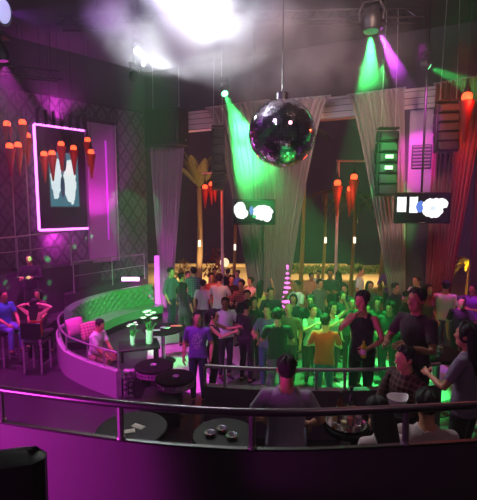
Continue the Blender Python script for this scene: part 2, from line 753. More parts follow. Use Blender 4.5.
    body.parent = root
    up_l = lab == 'upper'
    fo = lab == 'fore'
    to = lab == 'torso'
    th = lab == 'thigh'
    shn = lab == 'shin'
    kind, mt = top
    if kind == 'tee':
        msk = (to & (tt > .90) & (tt < 1.455)) | (up_l & (tt < .72))
    elif kind == 'long':
        msk = (to & (tt > .90) & (tt < 1.46)) | up_l | (fo & (tt < .92))
    elif kind == 'rolled':
        msk = (to & (tt > .90) & (tt < 1.46)) | up_l | (fo & (tt < .35))
    elif kind == 'tank':
        msk = (to & (tt > .92) & (tt < 1.375)) | (to & (tt >= 1.375) & (tt < 1.435) & (np.abs(V[:, 0]) > .055) & (np.abs(V[:, 0]) < .11))
    elif kind == 'dress':
        msk = (to & (tt > .84) & (tt < 1.36)) | (th & (tt < .55))
    elif kind == 'strapless':
        msk = (to & (tt > .90) & (tt < 1.30))
    else:
        msk = np.zeros(nv, bool)
    if kind in ('tee', 'long', 'rolled') and seat is None:
        msk |= th & (tt < .06)
    shell(V, F, N, msk, .013, {'tee': 'shirt', 'long': 'shirt', 'rolled': 'shirt', 'tank': 'tank_top', 'dress': 'dress', 'strapless': 'top'}.get(kind, 'shirt'), mt, root)
    bk, bmt = bottom
    if bk == 'trousers':
        msk = (to & (tt < 1.0)) | th | (shn & (tt < .97))
    elif bk == 'shorts':
        msk = (to & (tt < 1.0)) | (th & (tt < .85))
    elif bk == 'skirt':
        msk = (to & (tt < 1.02)) | (th & (tt < .5))
    else:
        msk = np.zeros(nv, bool)
    if msk.any():
        shell(V, F, N, msk, .008, {'trousers': 'trousers', 'shorts': 'shorts', 'skirt': 'skirt'}[bk], bmt, root)
    for q in 'LR':
        shell(V, F, N, lab == 'foot' + q, .006, 'shoe', SHOE, root)
    if hair != 'none':
        hair_mesh(hair, T).build('hair', HAIRM[haircol], root)
    if face_parts:
        for s in (1, -1):
            if vox <= .013:
                ey = MB().ball(T((s * .030, -.0805, .012)), (.0125, .009, .0065), 10, 6).build('eye', EYEW, root)
                MB().ball(T((s * .030, -.0875, .012)), (.0055, .004, .0058), 8, 5).build('pupil', EYE, ey)
            else:
                MB().ball(T((s * .030, -.080, .014)), (.012, .009, .007), 8, 5).build('eye', EYE, root)
        MB().ball(T((0, -.092, -.058)), (.022, .010, .007), 8, 5).build('mouth', LIP, root)
    root['_hand'] = 0
    del root['_hand']
    PEOPLE.append(root)
    return root, up
# ------------------------------------------------------------------ setting
ZT = 0.9                                               # raised seating tier
m_floor = mat('floor_dark_gloss', (58, 46, 60), 0.28, var=.25, scale=2.5)
m_black = mat('black_satin', (20, 18, 22), 0.45)
m_blackm = mat('black_matte', (16, 14, 18), 0.8)
m_wallpaint = mat('wall_dark_plum', (62, 48, 60), 0.75, bump=.1)
m_ceil = mat('ceiling_black', (40, 36, 42), 0.9)
m_steel = mat('brushed_steel', (196, 190, 198), 0.38, metal=.65, var=.08, scale=30)
m_rail = mat('rail_steel', (128, 118, 130), 0.32, metal=.8, var=.08, scale=30)
m_panel = mat('lilac_laminate', (178, 160, 182), 0.42, var=.05)
m_front = mat('front_laminate', (104, 84, 106), 0.5, var=.06)
m_cap = mat('dark_cap', (40, 34, 40), 0.4)

# left wall runs obliquely, the opening wall runs back towards the right
WA, WB = Vector((-9.6, 8.5, 0)), Vector((-3.3, 14.9, 0))
OC, OD = Vector((-3.3, 14.9, 0)), Vector((9.5, 9.3, 0))
ZC = 8.2

struct('floor', MB().prism([(-10.2, -3.2), (10, -3.2), (10, 9.2), (-3.2, 15.1), (-10.2, 8.1)], -.15, 0), m_floor)
struct('ceiling', MB().prism([(-10.2, -3.2), (10, -3.2), (10, 9.4), (-3.2, 15.3), (-10.2, 8.3)], ZC, ZC + .2), m_ceil)
struct('wall_back', MB().box((0, -3.1, 4), (20.2, .2, 8.6)), m_wallpaint)
struct('wall_right', MB().box((9.9, 3.1, 4), (.2, 12.4, 8.6)), m_wallpaint)
struct('wall_west', MB().box((-10.1, 2.7, 4), (.2, 11.6, 8.6)), m_wallpaint)

# damask wall: diamond lattice paper
def wallpaper():
    m, nt, b = new_mat('diamond_wallpaper')
    x, y, z, tc = sep(nt)
    u = M2(nt, 'MULTIPLY', M2(nt, 'ADD', M2(nt, 'MULTIPLY', x, .70), M2(nt, 'MULTIPLY', y, .714)), 1 / .42)
    w = M2(nt, 'MULTIPLY', z, 1 / .62)
    a = M2(nt, 'ABSOLUTE', M2(nt, 'SUBTRACT', M2(nt, 'FRACT', M2(nt, 'ADD', u, w)), .5))
    c = M2(nt, 'ABSOLUTE', M2(nt, 'SUBTRACT', M2(nt, 'FRACT', M2(nt, 'SUBTRACT', u, w)), .5))
    mn = M2(nt, 'MINIMUM', a, c)
    mx = M2(nt, 'MAXIMUM', a, c)
    n = nt.nodes.new('ShaderNodeTexNoise')
    n.inputs['Scale'].default_value = 14
    nt.links.new(tc.outputs['Object'], n.inputs['Vector'])
    edge = M2(nt, 'GREATER_THAN', M2(nt, 'ADD', mx, M2(nt, 'MULTIPLY', M2(nt, 'SUBTRACT', n.outputs['Fac'], .5), .2)), .40)
    col = mixc(nt, edge, lin((92, 82, 94)), lin((58, 48, 60)))
    core = M2(nt, 'LESS_THAN', mx, .12)
    col = mixc(nt, core, col, lin((72, 62, 74)))
    nt.links.new(col, b.inputs['Base Color'])
    b.inputs['Roughness'].default_value = .6
    return m

m_paper = wallpaper()
dirw = (WB - WA).normalized()
nrm = Vector((dirw.y, -dirw.x, 0))                       # into the room
def wall_pt(t, off=0.0, z=0.0):
    p = WA.lerp(WB, t) + nrm * off
    return Vector((p.x, p.y, z))
def wall_hit(px, py, off=0.0):
    """where the sight line meets the left wall (or a plane parallel to it)"""
    d = ray(px, py)
    p0 = WA + nrm * off
    t = ((p0 - Vector((0, 0, H))).x * nrm.x + (p0 - Vector((0, 0, H))).y * nrm.y) / (d.x * nrm.x + d.y * nrm.y)
    return Vector((0, 0, H)) + d * t
RZW = math.atan2(dirw.y, dirw.x)
q = [WA, WB, WB - nrm * .25, WA - nrm * .25]
struct('wall_left', MB().prism([(p.x, p.y) for p in q], 0, ZC), m_paper)

zs_ = wall_hit(130, 111).z
q = [WA + nrm * .10, WB + nrm * .10, WB - nrm * .25, WA - nrm * .25]
struct('wall_left_bulkhead', MB().prism([(p.x, p.y) for p in q], zs_, ZC - .002), mat('bulkhead_black', (48, 38, 50), .8, bump=.15))

# opening wall: header above, piers at both ends
diro = (OD - OC).normalized()
no = Vector((diro.y, -diro.x, 0))
if no.y > 0:
    no = -no
RZO = math.atan2(diro.y, diro.x)
def open_hit(px, py, off=0.0):
    d = ray(px, py)
    p0 = OC + no * off - Vector((0, 0, H))
    t = (p0.x * no.x + p0.y * no.y) / (d.x * no.x + d.y * no.y)
    return Vector((0, 0, H)) + d * t
ZH = 6.05
q = [OC, OD, OD - no * .3, OC - no * .3]
def obox(pa, pb, off0, off1, z0, z1):
    a, b_ = pa + no * off0, pb + no * off0
    c, d = pb + no * off1, pa + no * off1
    return MB().prism([(a.x, a.y), (b_.x, b_.y), (c.x, c.y), (d.x, d.y)], z0, z1)
ZHT = open_hit(196, 111).z
ZHB = open_hit(196, 130).z
struct('wall_above_opening', obox(OC, OD, -.02, -.32, ZHT, ZC), m_wallpaint)
# white boarded beam over the opening
def boards():
    m, nt, b = new_mat('white_boarding')
    x, y, z, tc = sep(nt)
    f = M2(nt, 'FRACT', M2(nt, 'MULTIPLY', z, 1 / .17))
    g = M2(nt, 'LESS_THAN', f, .12)
    nt.links.new(mixc(nt, g, lin((214, 190, 192)), lin((110, 84, 88))), b.inputs['Base Color'])
    b.inputs['Roughness'].default_value = .6
    return m
beam = struct('trim_1', obox(OC, OD, 0.0, -.3, ZHB, ZHT), boards())
beam['label'] = 'pale boarded beam over the opening to the terrace'
# right pier with a vent, further wall
def op(px, off=0.0):
    p = open_hit(px, 206, off)
    return Vector((p.x, p.y, 0))
pier_l, pier_r = op(400), op(440)
def opz(px, py, off=0.0):
    return open_hit(px, py, off).z
struct('wall_pier', obox(pier_l, pier_r, .35, -.3, 0, ZHB), m_wallpaint)
struct('wall_side', obox(op(474), OD, .1, -.3, 0, ZHB), m_wallpaint)
pa, pb = op(406), op(433)
m_pierpanel = mat('pier_panel', (150, 120, 150), .5)
t_p = empty('wall_panel', (pa + pb) / 2 + no * .36, 'mauve painted panel with a louvred vent on the pier above the wall screen', 'wall panel')
t_p.location.z = opz(420, 200, .36)
hgt = opz(420, 110, .36) - opz(420, 200, .36)
wid = (pb - pa).length * .96
MB().box((0, 0, hgt / 2), (wid, .05, hgt), bevel=.01).build('panel', m_pierpanel, t_p)
vf = MB()
zv = opz(420, 157, .36) - opz(420, 200, .36)
vf.box((0, -.03, zv), (.48, .04, .62), bevel=.01)
vo = vf.build('vent', m_black, t_p)
vs = MB()
for i in range(7):
    vs.box((0, -.06, zv - .26 + i * .087), (.42, .03, .035), rx=.5)
vs.build('slat', m_pierpanel, vo)
t_p.rotation_euler.z = RZO

# terraces by the left wall
def terr(name, poly, z):
    return struct(name, MB().prism(poly, 0, z), mat('terrace_plum', (70, 54, 70), .5, var=.2, scale=3))
up_a, up_b = at_y(0, 238, 10.4), at_y(70, 231, 12.1)
e = (up_b - up_a); e.z = 0; e.normalize()
ua = up_a - e * 3.2
ub = up_b + e * .25
terr('floor_upper', [(ua.x, ua.y), (ub.x, ub.y), tuple(wall_pt(.80, -.02)[:2]), tuple(wall_pt(.0, -.02)[:2])], 1.85)
r2a, r2b = at_y(73, 262, 11.6), at_y(144, 254, 14.0)
terr('floor_middle', [(-4.82, 11.35), (-4.36, 12.55), (-3.36, 13.9), (-3.30, 14.75), tuple(wall_pt(.985, -.02)[:2]), tuple(wall_pt(.80, -.02)[:2]), (ub.x + .02, ub.y), (-5.0, 11.6)], 1.12)
terr('floor_lower', [(-9.2, 9.9), (-4.9, 10.25), (-4.86, 11.3), (-5.05, 11.7), (up_a.x + .35, up_a.y + .5), (up_a.x - 2.6, up_a.y - .2)], .58)

# raised tier near the camera
inner_pts = [at_z(px, py, 1.72) for px, py in ((205, 366), (250, 368.5), (290, 369.5), (345, 370), (398, 368), (440, 364))]
inner = catmull(inner_pts, 6)
ip = [(p.x, p.y) for p in offset2d(inner, .06)]
tier = ip + [(6.5, 5.0), (9.7, 4.6), (9.7, .8), (-9.9, .8), (-9.9, 3.3), (-4, 3.45), (-2.2, 3.65), (-1.1, 4.1)]
struct('floor_tier', MB().prism(tier, 0, ZT), mat('tier_floor', (52, 42, 54), .4, var=.2, scale=3))
front_pts = [at_z(px, py, 2.30) for px, py in ((-90, 377), (-40, 383), (0, 389), (60, 397), (120, 404), (180, 409), (240, 412), (300, 412.5), (350, 411), (420, 408), (477, 405), (530, 401), (600, 396), (700, 388))]
front = catmull(front_pts, 5)
fp = offset2d(front, -.3)
struct('floor_balcony', MB().prism([(-6, -3), (6, -3), (6, 1.6)] + [(p.x, p.y + .2) for p in reversed(fp)] + [(-6, 1.9)], ZT, 1.25), mat('balcony_floor', (40, 34, 42), .5))
struct('wall_front', ribbon(front, -.012, .012, 1.0, 2.045), m_front)
struct('trim_2', ribbon(front, -.015, .015, 2.045, 2.06), m_cap)
struct('wall_inner', ribbon(inner, -.05, .05, ZT, 1.49), mat('plum_laminate', (112, 90, 116), .45, var=.05))

booth_pts = [at_z(px, py, .87) for px, py in ((118, 353), (100, 348), (84, 343), (66, 335), (59, 325), (58.5, 317), (65, 311), (80, 304), (107, 296), (147, 288.5))]
booth = catmull(booth_pts, 5)
struct('wall_booth', ribbon(booth, -.06, .06, 0, .53), m_panel)


def railing(path, zr, zb, posts, r, label, group=None, mid=None, hm=None, rp=None):
    """handrail on posts along a path of points"""
    base = path[0].copy()
    base.z = zb
    root = empty('railing', base, label, 'railing', group)
    P = [Vector((p.x - base.x, p.y - base.y, (zr if zr is not None else p.z) - zb)) for p in path]
    MB().tube(P, r, 10).build('handrail', hm or m_steel, root)
    for i in posts:
        p = P[i] if isinstance(i, int) else P[int(i)]
        mb = MB()
        mb.tube([(p.x, p.y, 0), (p.x, p.y, p.z - r * .6)], rp or r * .8, 8)
        mb.lathe([(r * 1.15, 0), (r * 1.15, .012), (r * .9, .02)], 10, (p.x, p.y, 0))
        mb.build('post', m_steel, root)
    for f in (mid or []):
        MB().tube([Vector((p.x, p.y, p.z * f)) for p in P], r * .5, 6).build('mid_rail', m_steel, root)
    return root

def nearest(path, px):
    best, bi = 1e9, 0
    for i, p in enumerate(path):
        x = 238.5 + FOC * p.x / (p.y * math.cos(PITCH) - (p.z - H) * math.sin(PITCH))
        if abs(x - px) < best:
            best, bi = abs(x - px), i
    return bi
railing(front, 2.30, 2.06, [nearest(front, x) for x in (-60, 2, 115, 250, 400, 505)], .026, 'long curved steel handrail on the balcony wall before the camera', rp=.022, hm=m_rail)
railing(inner, 1.72, 1.49, [nearest(inner, x) for x in (206, 222, 318, 345, 400)], .022, 'short steel handrail on the low wall behind the seated man in grey')
railing(booth, .87, .53, [0, 4, 9, 15, 21, 26, 32, 37, 41, 44], .021, 'steel handrail curving round the green tufted booth')
railing([up_a - e * 3.0, up_a - e * 1.2, up_a + e * .42, (up_a + up_b) / 2, up_b], None, 1.85, [1, 2, 4], .022, 'steel railing of the upper terrace under the lit screen frame', 'terrace railings', mid=[.6])
rr2 = [r2a, r2a.lerp(r2b, .5), r2b]
railing(rr2, None, 1.12, [0, 1, 2], .02, 'steel railing of the middle terrace behind the green booth', 'terrace railings', mid=[.55])

# end panel of the booth wall with two columns of chrome balls
pe = booth_pts[0]
bp_root = empty('ball_column', (pe.x + .19, pe.y + .03, 0), 'column of chrome balls closing the end of the booth wall', 'decoration')
m_chrome = mat('chrome', (220, 214, 224), .08, metal=1.0, var=.02)
MB().box((0, .0, .27), (.20, .10, .54), bevel=.008).build('backing', m_panel, bp_root)
for i in range(5):
    for j in range(2):
        MB().ball((-.047 + .094 * j, -.06, .06 + i * .105), .046, 14, 9).build('ball', m_chrome, bp_root)

# green buttoned sofa following the booth
def tuft_mat():
    return mat('green_leatherette', (96, 150, 110), .32, var=.08, coat=.3)
m_sofa = tuft_mat()
sofa_path = catmull(booth_pts[5:], 9)
ins = offset2d(sofa_path, 0)
# find the side that faces the inside of the booth
cen = Vector((-2.4, 10.8, 0))
sgn = 1 if (offset2d(sofa_path, .5)[10] - cen).length < (sofa_path[10] - cen).length else -1
def sofa_piece(o0, o1, z0, z1):
    return ribbon(sofa_path, sgn * o0, sgn * o1, z0, z1)
sroot = empty('booth_sofa', (0, 0, 0), 'long green buttoned sofa curving along the far side of the booth', 'sofa')
sofa_piece(.14, .80, .0, .20).build('base', m_black, sroot)
sofa_piece(.16, .86, .20, .44).build('seat', m_sofa, sroot, smooth=False)
# buttoned back: a quilted grid of diamonds
L = 0
dist = [0]
for a, b in zip(sofa_path, sofa_path[1:]):
    L += (b - a).length
    dist.append(L)
NU, NV = 150, 26
rows = []
def along(s):
    for i in range(len(dist) - 1):
        if s <= dist[i + 1]:
            t = (s - dist[i]) / max(1e-6, dist[i + 1] - dist[i])
            p = sofa_path[i].lerp(sofa_path[i + 1], t)
            d = (sofa_path[i + 1] - sofa_path[i]); d.z = 0; d.normalize()
            return p, Vector((-d.y, d.x, 0)) * sgn
    d = sofa_path[-1] - sofa_path[-2]; d.z = 0; d.normalize()
    return sofa_path[-1], Vector((-d.y, d.x, 0)) * sgn
vs_, fs_ = [], []
for i in range(NU + 1):
    s = L * i / NU
    p, nn = along(s)
    for j in range(NV + 1):
        z = .42 + .62 * j / NV
        u, w = s / .26, (z - .42) / .21
        q = abs(math.sin(PI * (u + w) / 1)) * abs(math.sin(PI * (u - w) / 1))
        bulge = .055 * q ** .5
        edge = 1 - max(0, (j / NV - .9) / .1) ** 2
        off = .20 + (.08 + bulge) * edge
        vs_.append(Vector((p.x, p.y, 0)) + nn * off + Vector((0, 0, z)))
    for z, o in ((1.04, .13), (.42, .13)):
        vs_.append(Vector((p.x, p.y, 0)) + nn * o + Vector((0, 0, z)))
K = NV + 3
for i in range(NU):
    for j in range(K):
        fs_.append((i * K + j, i * K + (j + 1) % K, (i + 1) * K + (j + 1) % K, (i + 1) * K + j))
fs_.append(tuple(range(K)))
fs_.append(tuple(NU * K + j for j in range(K - 1, -1, -1)))
MB().add(vs_, fs_).build('backrest', m_sofa, sroot, angle=80)
# second, short sofa inside the near end of the booth wall
near_path = catmull(booth_pts[:4], 6)
sg2 = 1 if (offset2d(near_path, .5)[6] - Vector((-2.0, 10.2, 0))).length < (near_path[6] - Vector((-2.0, 10.2, 0))).length else -1
s2 = empty('booth_sofa', (0, 0, 0), 'short dark bench behind the near booth wall where the man in white sits', 'sofa')
ribbon(near_path, sg2 * .10, sg2 * .62, 0, .22).build('base', m_black, s2)
ribbon(near_path, sg2 * .10, sg2 * .66, .22, .34).build('seat', mat('dark_green_leatherette', (40, 62, 48), .4), s2)

# ------------------------------------------------------------------ dance floor: gloss tiles, lit patches put in as pale tile colour
def dance_mat():
    m, nt, b = new_mat('dance_tiles')
    x, y, z, tc = sep(nt)
    fx = M2(nt, 'FLOOR', M2(nt, 'MULTIPLY', M2(nt, 'ADD', x, M2(nt, 'MULTIPLY', y, .45)), 1 / .8))
    fy = M2(nt, 'FLOOR', M2(nt, 'MULTIPLY', M2(nt, 'SUBTRACT', y, M2(nt, 'MULTIPLY', x, .45)), 1 / .8))
    v = nt.nodes.new('ShaderNodeCombineXYZ')
    nt.links.new(fx, v.inputs[0]); nt.links.new(fy, v.inputs[1])
    w = nt.nodes.new('ShaderNodeTexWhiteNoise')
    nt.links.new(v.outputs[0], w.inputs['Vector'])
    k = M2(nt, 'GREATER_THAN', w.outputs['Value'], .62)
    nt.links.new(mixc(nt, k, lin((112, 120, 114)), lin((224, 226, 222))), b.inputs['Base Color'])
    b.inputs['Roughness'].default_value = .22
    return m
struct('floor_dance', MB().prism([(-1.9, 8.1), (-.4, 7.4), (-.1, 5.8), (3.0, 5.6), (5.0, 6.4), (4.6, 9.6), (-.4, 11.6), (-2.5, 11.2)], 0, .012), dance_mat())

# ------------------------------------------------------------------ screens
def screen_mat(name, blobs, base=(6, 7, 9), strength=1.6):
    """a lit screen: bright soft shapes on a dark field (x, z in metres from its centre)"""
    m, nt, b = new_mat(name)
    x, y, z, tc = sep(nt)
    n = nt.nodes.new('ShaderNodeTexNoise')
    n.inputs['Scale'].default_value = 9
    n.inputs['Detail'].default_value = 3
    nt.links.new(tc.outputs['Object'], n.inputs['Vector'])
    wob = M2(nt, 'MULTIPLY', M2(nt, 'SUBTRACT', n.outputs['Fac'], .5), 1.1)
    col = lin(base)
    for cx, cz, rx, rz, rgb, hard in blobs:
        dx = M2(nt, 'MULTIPLY', M2(nt, 'SUBTRACT', x, cx), 1 / rx)
        dz = M2(nt, 'MULTIPLY', M2(nt, 'SUBTRACT', z, cz), 1 / rz)
        if hard:
            r = M2(nt, 'MAXIMUM', M2(nt, 'ABSOLUTE', dx), M2(nt, 'ABSOLUTE', dz))
            k = M2(nt, 'LESS_THAN', M2(nt, 'ADD', r, M2(nt, 'MULTIPLY', wob, hard)), 1.0)
        else:
            r = M2(nt, 'ADD', M2(nt, 'MULTIPLY', dx, dx), M2(nt, 'MULTIPLY', dz, dz))
            k = M2(nt, 'LESS_THAN', M2(nt, 'ADD', r, wob), 1.0)
        col = mixc(nt, k, col, lin(rgb))
    nt.links.new(col, b.inputs['Emission Color'])
    b.inputs['Emission Strength'].default_value = strength
    b.inputs['Base Color'].default_value = (.01, .01, .012, 1)
    b.inputs['Roughness'].default_value = .15
    return m

def tv(label, px, py, Y, w, h, rz, sm, pole=True):
    c = at_y(px, py, Y)
    root = empty('television', c, label, 'television', None, rz)
    fr = MB()
    fr.box((0, .0, 0), (w + .10, .08, h + .10), bevel=.012)
    fr.build('casing', m_black, root)
    scr = MB().box((0, -.043, 0), (w, .008, h)).build('screen', sm, root)
    MB().box((0, -.046, -h / 2 - .026), (w * .12, .004, .010)).build('badge', m_steel, root)
    if pole:
        p = MB()
        p.tube([(0, .08, h * .1), (0, .08, ZC - c.z)], .025, 10)
        p.box((0, .06, 0), (.3, .06, .3), bevel=.01)
        p.build('ceiling_pole', m_black, root)
    return root
tv('small wall screen with two white shapes, hung before the centre drape', 253.5, 212, 11.0, 1.06, .58, .04,
   screen_mat('screen_clouds', [(-.36, .06, .16, .22, (235, 240, 240), 0), (-.30, -.04, .15, .14, (240, 244, 244), 0), (.24, -.02, .26, .20, (244, 246, 246), 0), (.36, -.10, .12, .16, (244, 246, 246), 0), (-.06, .04, .05, .12, (90, 110, 190), 0), (.02, -.12, .05, .04, (60, 170, 110), 0)]))
tv('large wall screen with a white rabbit-like blob on black by the pier', 422, 208, 9.4, 1.12, .60, -.10,
   screen_mat('screen_shapes', [(-.46, .08, .10, .17, (238, 240, 240), .15), (-.32, .10, .035, .15, (10, 12, 14), 0), (-.20, .07, .09, .18, (236, 240, 244), .2), (-.06, .03, .08, .13, (80, 110, 190), 0), (.22, .0, .23, .22, (240, 240, 240), 0), (.40, .10, .14, .12, (236, 236, 236), 0), (.22, .0, .07, .05, (190, 200, 215), 0)]))

# lit frame with the tall screen on the left wall
fl_t, fl_b = wall_hit(33, 121, .06), wall_hit(33, 233, .06)
fr_t, fr_b = wall_hit(86, 134, .06), wall_hit(86, 226, .06)
zt = (fl_t.z + fr_t.z) / 2
zb = (fl_b.z + fr_b.z) / 2
mid = (fl_t + fr_t) / 2
W = (Vector((fr_t.x, fr_t.y, 0)) - Vector((fl_t.x, fl_t.y, 0))).length
HH = zt - zb
lf = empty('glowing_niche', (mid.x, mid.y, (zt + zb) / 2), 'tall dark wall niche edged with a glowing magenta light strip', 'light frame', None, RZW)
m_glow = emit('magenta_tube', (250, 120, 255), 3.0)
b_ = MB()
b_.box((0, .02, 0), (W, .06, HH), bevel=.01)
b_.build('back_panel', m_blackm, lf)
for nm, c, s in (('light_strip', (-W / 2, -.05, 0), (.07, .07, HH)), ('light_strip', (0, -.05, -HH / 2), (W, .07, .07)), ('light_strip', (-W * .0, -.05, HH / 2), (W, .07, .06))):
    MB().box(c, s, bevel=.02).build(nm, m_glow, lf)
MB().box((W / 2, -.04, 0), (.08, .10, HH), bevel=.01).build('edge_post', m_black, lf)
for i in range(7):
    MB().box((-W * .45 + W * .15 * i, -.12, HH / 2 + .22), (.05, .18, .42), bevel=.01).build('bracket', m_blackm, lf)
c = wall_hit(64, 180, .30)
tvL = empty('television', c, 'upright wall screen with two white waterfalls inside the magenta frame', 'television', None, RZW - .25)
MB().box((0, 0, 0), (.86, .08, 1.66), bevel=.012).build('casing', m_black, tvL)
MB().box((0, -.045, 0), (.80, .008, 1.58)).build('screen', screen_mat('screen_falls', [(-.22, .06, .15, .62, (225, 245, 250), 0), (.16, -.04, .17, .66, (235, 250, 252), 0), (.02, .55, .06, .3, (20, 40, 60), 0), (-.05, -.2, .06, .3, (30, 60, 80), 0)], base=(60, 116, 130), strength=.9), tvL)
MB().tube([(0, .04, 0), (0, .16, 0)], .05, 10).build('wall_arm', m_black, tvL)

# magenta uplit pilaster beside it
pc = wall_hit(101, 190, .18)
pt, pb_ = wall_hit(101, 124, .18).z, wall_hit(101, 262, .18).z
pil = empty('pilaster', (pc.x, pc.y, 1.12 if pb_ < 1.12 else pb_), 'tall plum pilaster washed magenta beside the lit frame', 'pilaster', None, RZW)
hp = pt - pil.location.z
MB().box((0, .0, hp / 2), (.92, .18, hp), bevel=.015).build('shaft', mat('pilaster_plum', (150, 110, 150), .5, bump=.3, scale=20), pil)
MB().box((.50, -.02, hp / 2), (.05, .22, hp), bevel=.01).build('edge_trim', m_steel, pil)
MB().box((.16, -.10, hp / 2 + .1), (.05, .03, hp * .72), bevel=.01).build('light_strip', emit('magenta_strip_dim', (200, 60, 220), .5), pil)
MB().box((0, .0, hp + .06), (1.0, .24, .12), bevel=.02).build('capital', m_wallpaint, pil)

# ------------------------------------------------------------------ drapes
def drape(label, tl, tr, bl, br, m, folds=12, depth=.10, power=.7, n=110, kv=30, ext=0.02, group='drapes across the opening'):
    """hanging cloth from a heading line to a gathered foot, folded all the way down"""
    rows = []
    tl, tr, bl, br = map(Vector, (tl, tr, bl, br))
    acr = (tr - tl); acr.z = 0
    acr.normalize()
    nn = Vector((acr.y, -acr.x, 0))
    for i in range(kv + 1):
        t = i / kv
        g = t ** power
        L = Vector(tl.lerp(bl, g)); R = Vector(tr.lerp(br, g))
        L.z = tl.z + (bl.z - tl.z) * t
        R.z = tr.z + (br.z - tr.z) * t
        r = []
        for j in range(n + 1):
            u = j / n
            p = L.lerp(R, u)
            w = math.sin(u * folds * 2 * PI + .8 * math.sin(u * 9)) + .35 * math.sin(u * folds * 4.7 * PI + 1 + 2 * t)
            r.append(p + nn * (w * depth * (.75 + .35 * t)))
        rows.append(r)
    mb = MB()
    th = .012
    m_ = n + 1
    vs = [p for r in rows for p in r] + [p + nn * th for r in rows for p in r]
    off = len(vs) // 2
    fs = []
    for i in range(kv):
        for j in range(n):
            a = i * m_ + j
            fs.append((a, a + 1, a + m_ + 1, a + m_))
            fs.append((off + a, off + a + m_, off + a + m_ + 1, off + a + 1))
    for i in range(kv):
        for j in (0, n):
            a = i * m_ + j
            fs.append((a, a + m_, off + a + m_, off + a))
    for j in range(n):
        for i in (0, kv):
            a = i * m_ + j
            fs.append((a, a + 1, off + a + 1, off + a))
    mb.add(vs, fs)
    base = (bl + br) / 2
    root = empty('drape', base, label, 'drape', group)
    mb.v = [tuple(Vector(v) - base) for v in mb.v]
    mb.build('cloth', m, root, angle=180)
    hd = MB()
    hd.tube([tl - base - acr * .05, tr - base + acr * .05], .03, 8)
    hd.build('heading_rail', m_steel, root)
    return root

m_drape = mat('drape_taupe', (150, 128, 128), .8, var=.12, scale=5, sheen=.3)
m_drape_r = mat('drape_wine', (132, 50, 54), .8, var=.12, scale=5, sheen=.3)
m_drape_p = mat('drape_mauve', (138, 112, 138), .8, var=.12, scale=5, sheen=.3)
def oh(px, py, off):
    return open_hit(px, py, off)
def foot(px, z, off):
    p = open_hit(px, 260, off)
    return Vector((p.x, p.y, z))
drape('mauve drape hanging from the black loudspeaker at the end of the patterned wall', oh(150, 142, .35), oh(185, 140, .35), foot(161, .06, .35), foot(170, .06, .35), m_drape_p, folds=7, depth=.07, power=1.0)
drape('taupe drape sweeping down to the centre, behind the small screen', oh(207, 108, .25), oh(268, 100, .25), foot(255, .06, .25), foot(276, .06, .25), m_drape, folds=10, depth=.09, power=.72)
drape('taupe drape behind the mirror ball, sweeping in to the centre', oh(262, 102, .55), oh(329, 96, .55), foot(266, .06, .55), foot(284, .06, .55), m_drape, folds=11, depth=.09, power=.72)
drape('taupe drape with green light on it, beside the hanging green speaker', oh(349, 95, .55), oh(404, 88, .55), foot(399, .06, .55), foot(409, .06, .55), m_drape, folds=9, depth=.09, power=.85)
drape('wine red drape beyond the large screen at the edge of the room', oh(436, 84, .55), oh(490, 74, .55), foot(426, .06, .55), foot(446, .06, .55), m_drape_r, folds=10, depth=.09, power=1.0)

# ------------------------------------------------------------------ loudspeakers
m_grille = mat('speaker_grille', (30, 28, 32), .55, var=.5, scale=220, bump=.6)
def line_array(label, px, y0, y1, Y, rz, w, boxes=5, tags=False, group='hanging line array speakers'):
    top, bot = at_y(px, y0, Y), at_y(px, y1, Y)
    hh = (top.z - bot.z) / boxes
    root = empty('line_array_speaker', (top.x, top.y, bot.z), label, 'loudspeaker', group, rz)
    for i in range(boxes):
        mb = MB()
        zc = hh * (i + .5)
        mb.box((0, .06 * math.sin(i * .5), zc), (w, .38, hh * .9), bevel=.02, rx=-.05 * (boxes / 2 - i))
        c = mb.build('cabinet', m_black, root)
        MB().box((0, -.19 + .06 * math.sin(i * .5), zc), (w * .86, .03, hh * .68), bevel=.008).build('grille', m_grille, c)
        if tags and i in (boxes - 3, boxes - 4):
            MB().box((-.02, -.212, zc + .02), (w * .42, .008, hh * .34), rx=.05).build('white_label', mat('label_white', (235, 235, 235), .6), c)
    mb = MB()
    for s in (-1, 1):
        mb.box((s * w * .53, 0, (top.z - bot.z) / 2), (.03, .10, top.z - bot.z), bevel=.005)
    mb.box((0, 0, top.z - bot.z + .06), (w * 1.1, .2, .05), bevel=.01)
    mb.build('rigging_bar', m_black, root)
    for s in (-1, 1):
        MB().tube([(s * w * .4, 0, top.z - bot.z + .08), (s * w * .3, 0, ZC - bot.z)], .008, 6).build('chain', m_steel, root)
    return root
line_array('hanging stack of speaker boxes lit bright green before the drape', 388, 131, 196, 10.2, .0, .44, 6, True)
line_array('dark hanging stack of speaker boxes between the pier and the red drape', 448, 104, 152, 9.8, -.1, .46, 5)
line_array('dark hanging stack of speaker boxes on the drape by the palm', 218, 128, 190, 13.2, .1, .36, 7)
# big black loudspeaker over the mauve drape
tp, bt = open_hit(166, 110, .5), open_hit(166, 147, .5)
sp = empty('loudspeaker', (tp.x, tp.y, bt.z), 'large black box loudspeaker hanging above the mauve drape', 'loudspeaker', None, RZO)
sh = tp.z - bt.z
MB().box((0, 0, sh / 2), (1.30, .7, sh), bevel=.03).build('cabinet', m_black, sp)
MB().box((0, -.36, sh / 2), (1.16, .03, sh * .88), bevel=.01).build('grille', m_grille, sp)
for s in (-1, 1):
    MB().tube([(s * .5, 0, sh), (s * .5, 0, ZC - bt.z - .004)], .012, 6).build('chain', m_steel, sp)

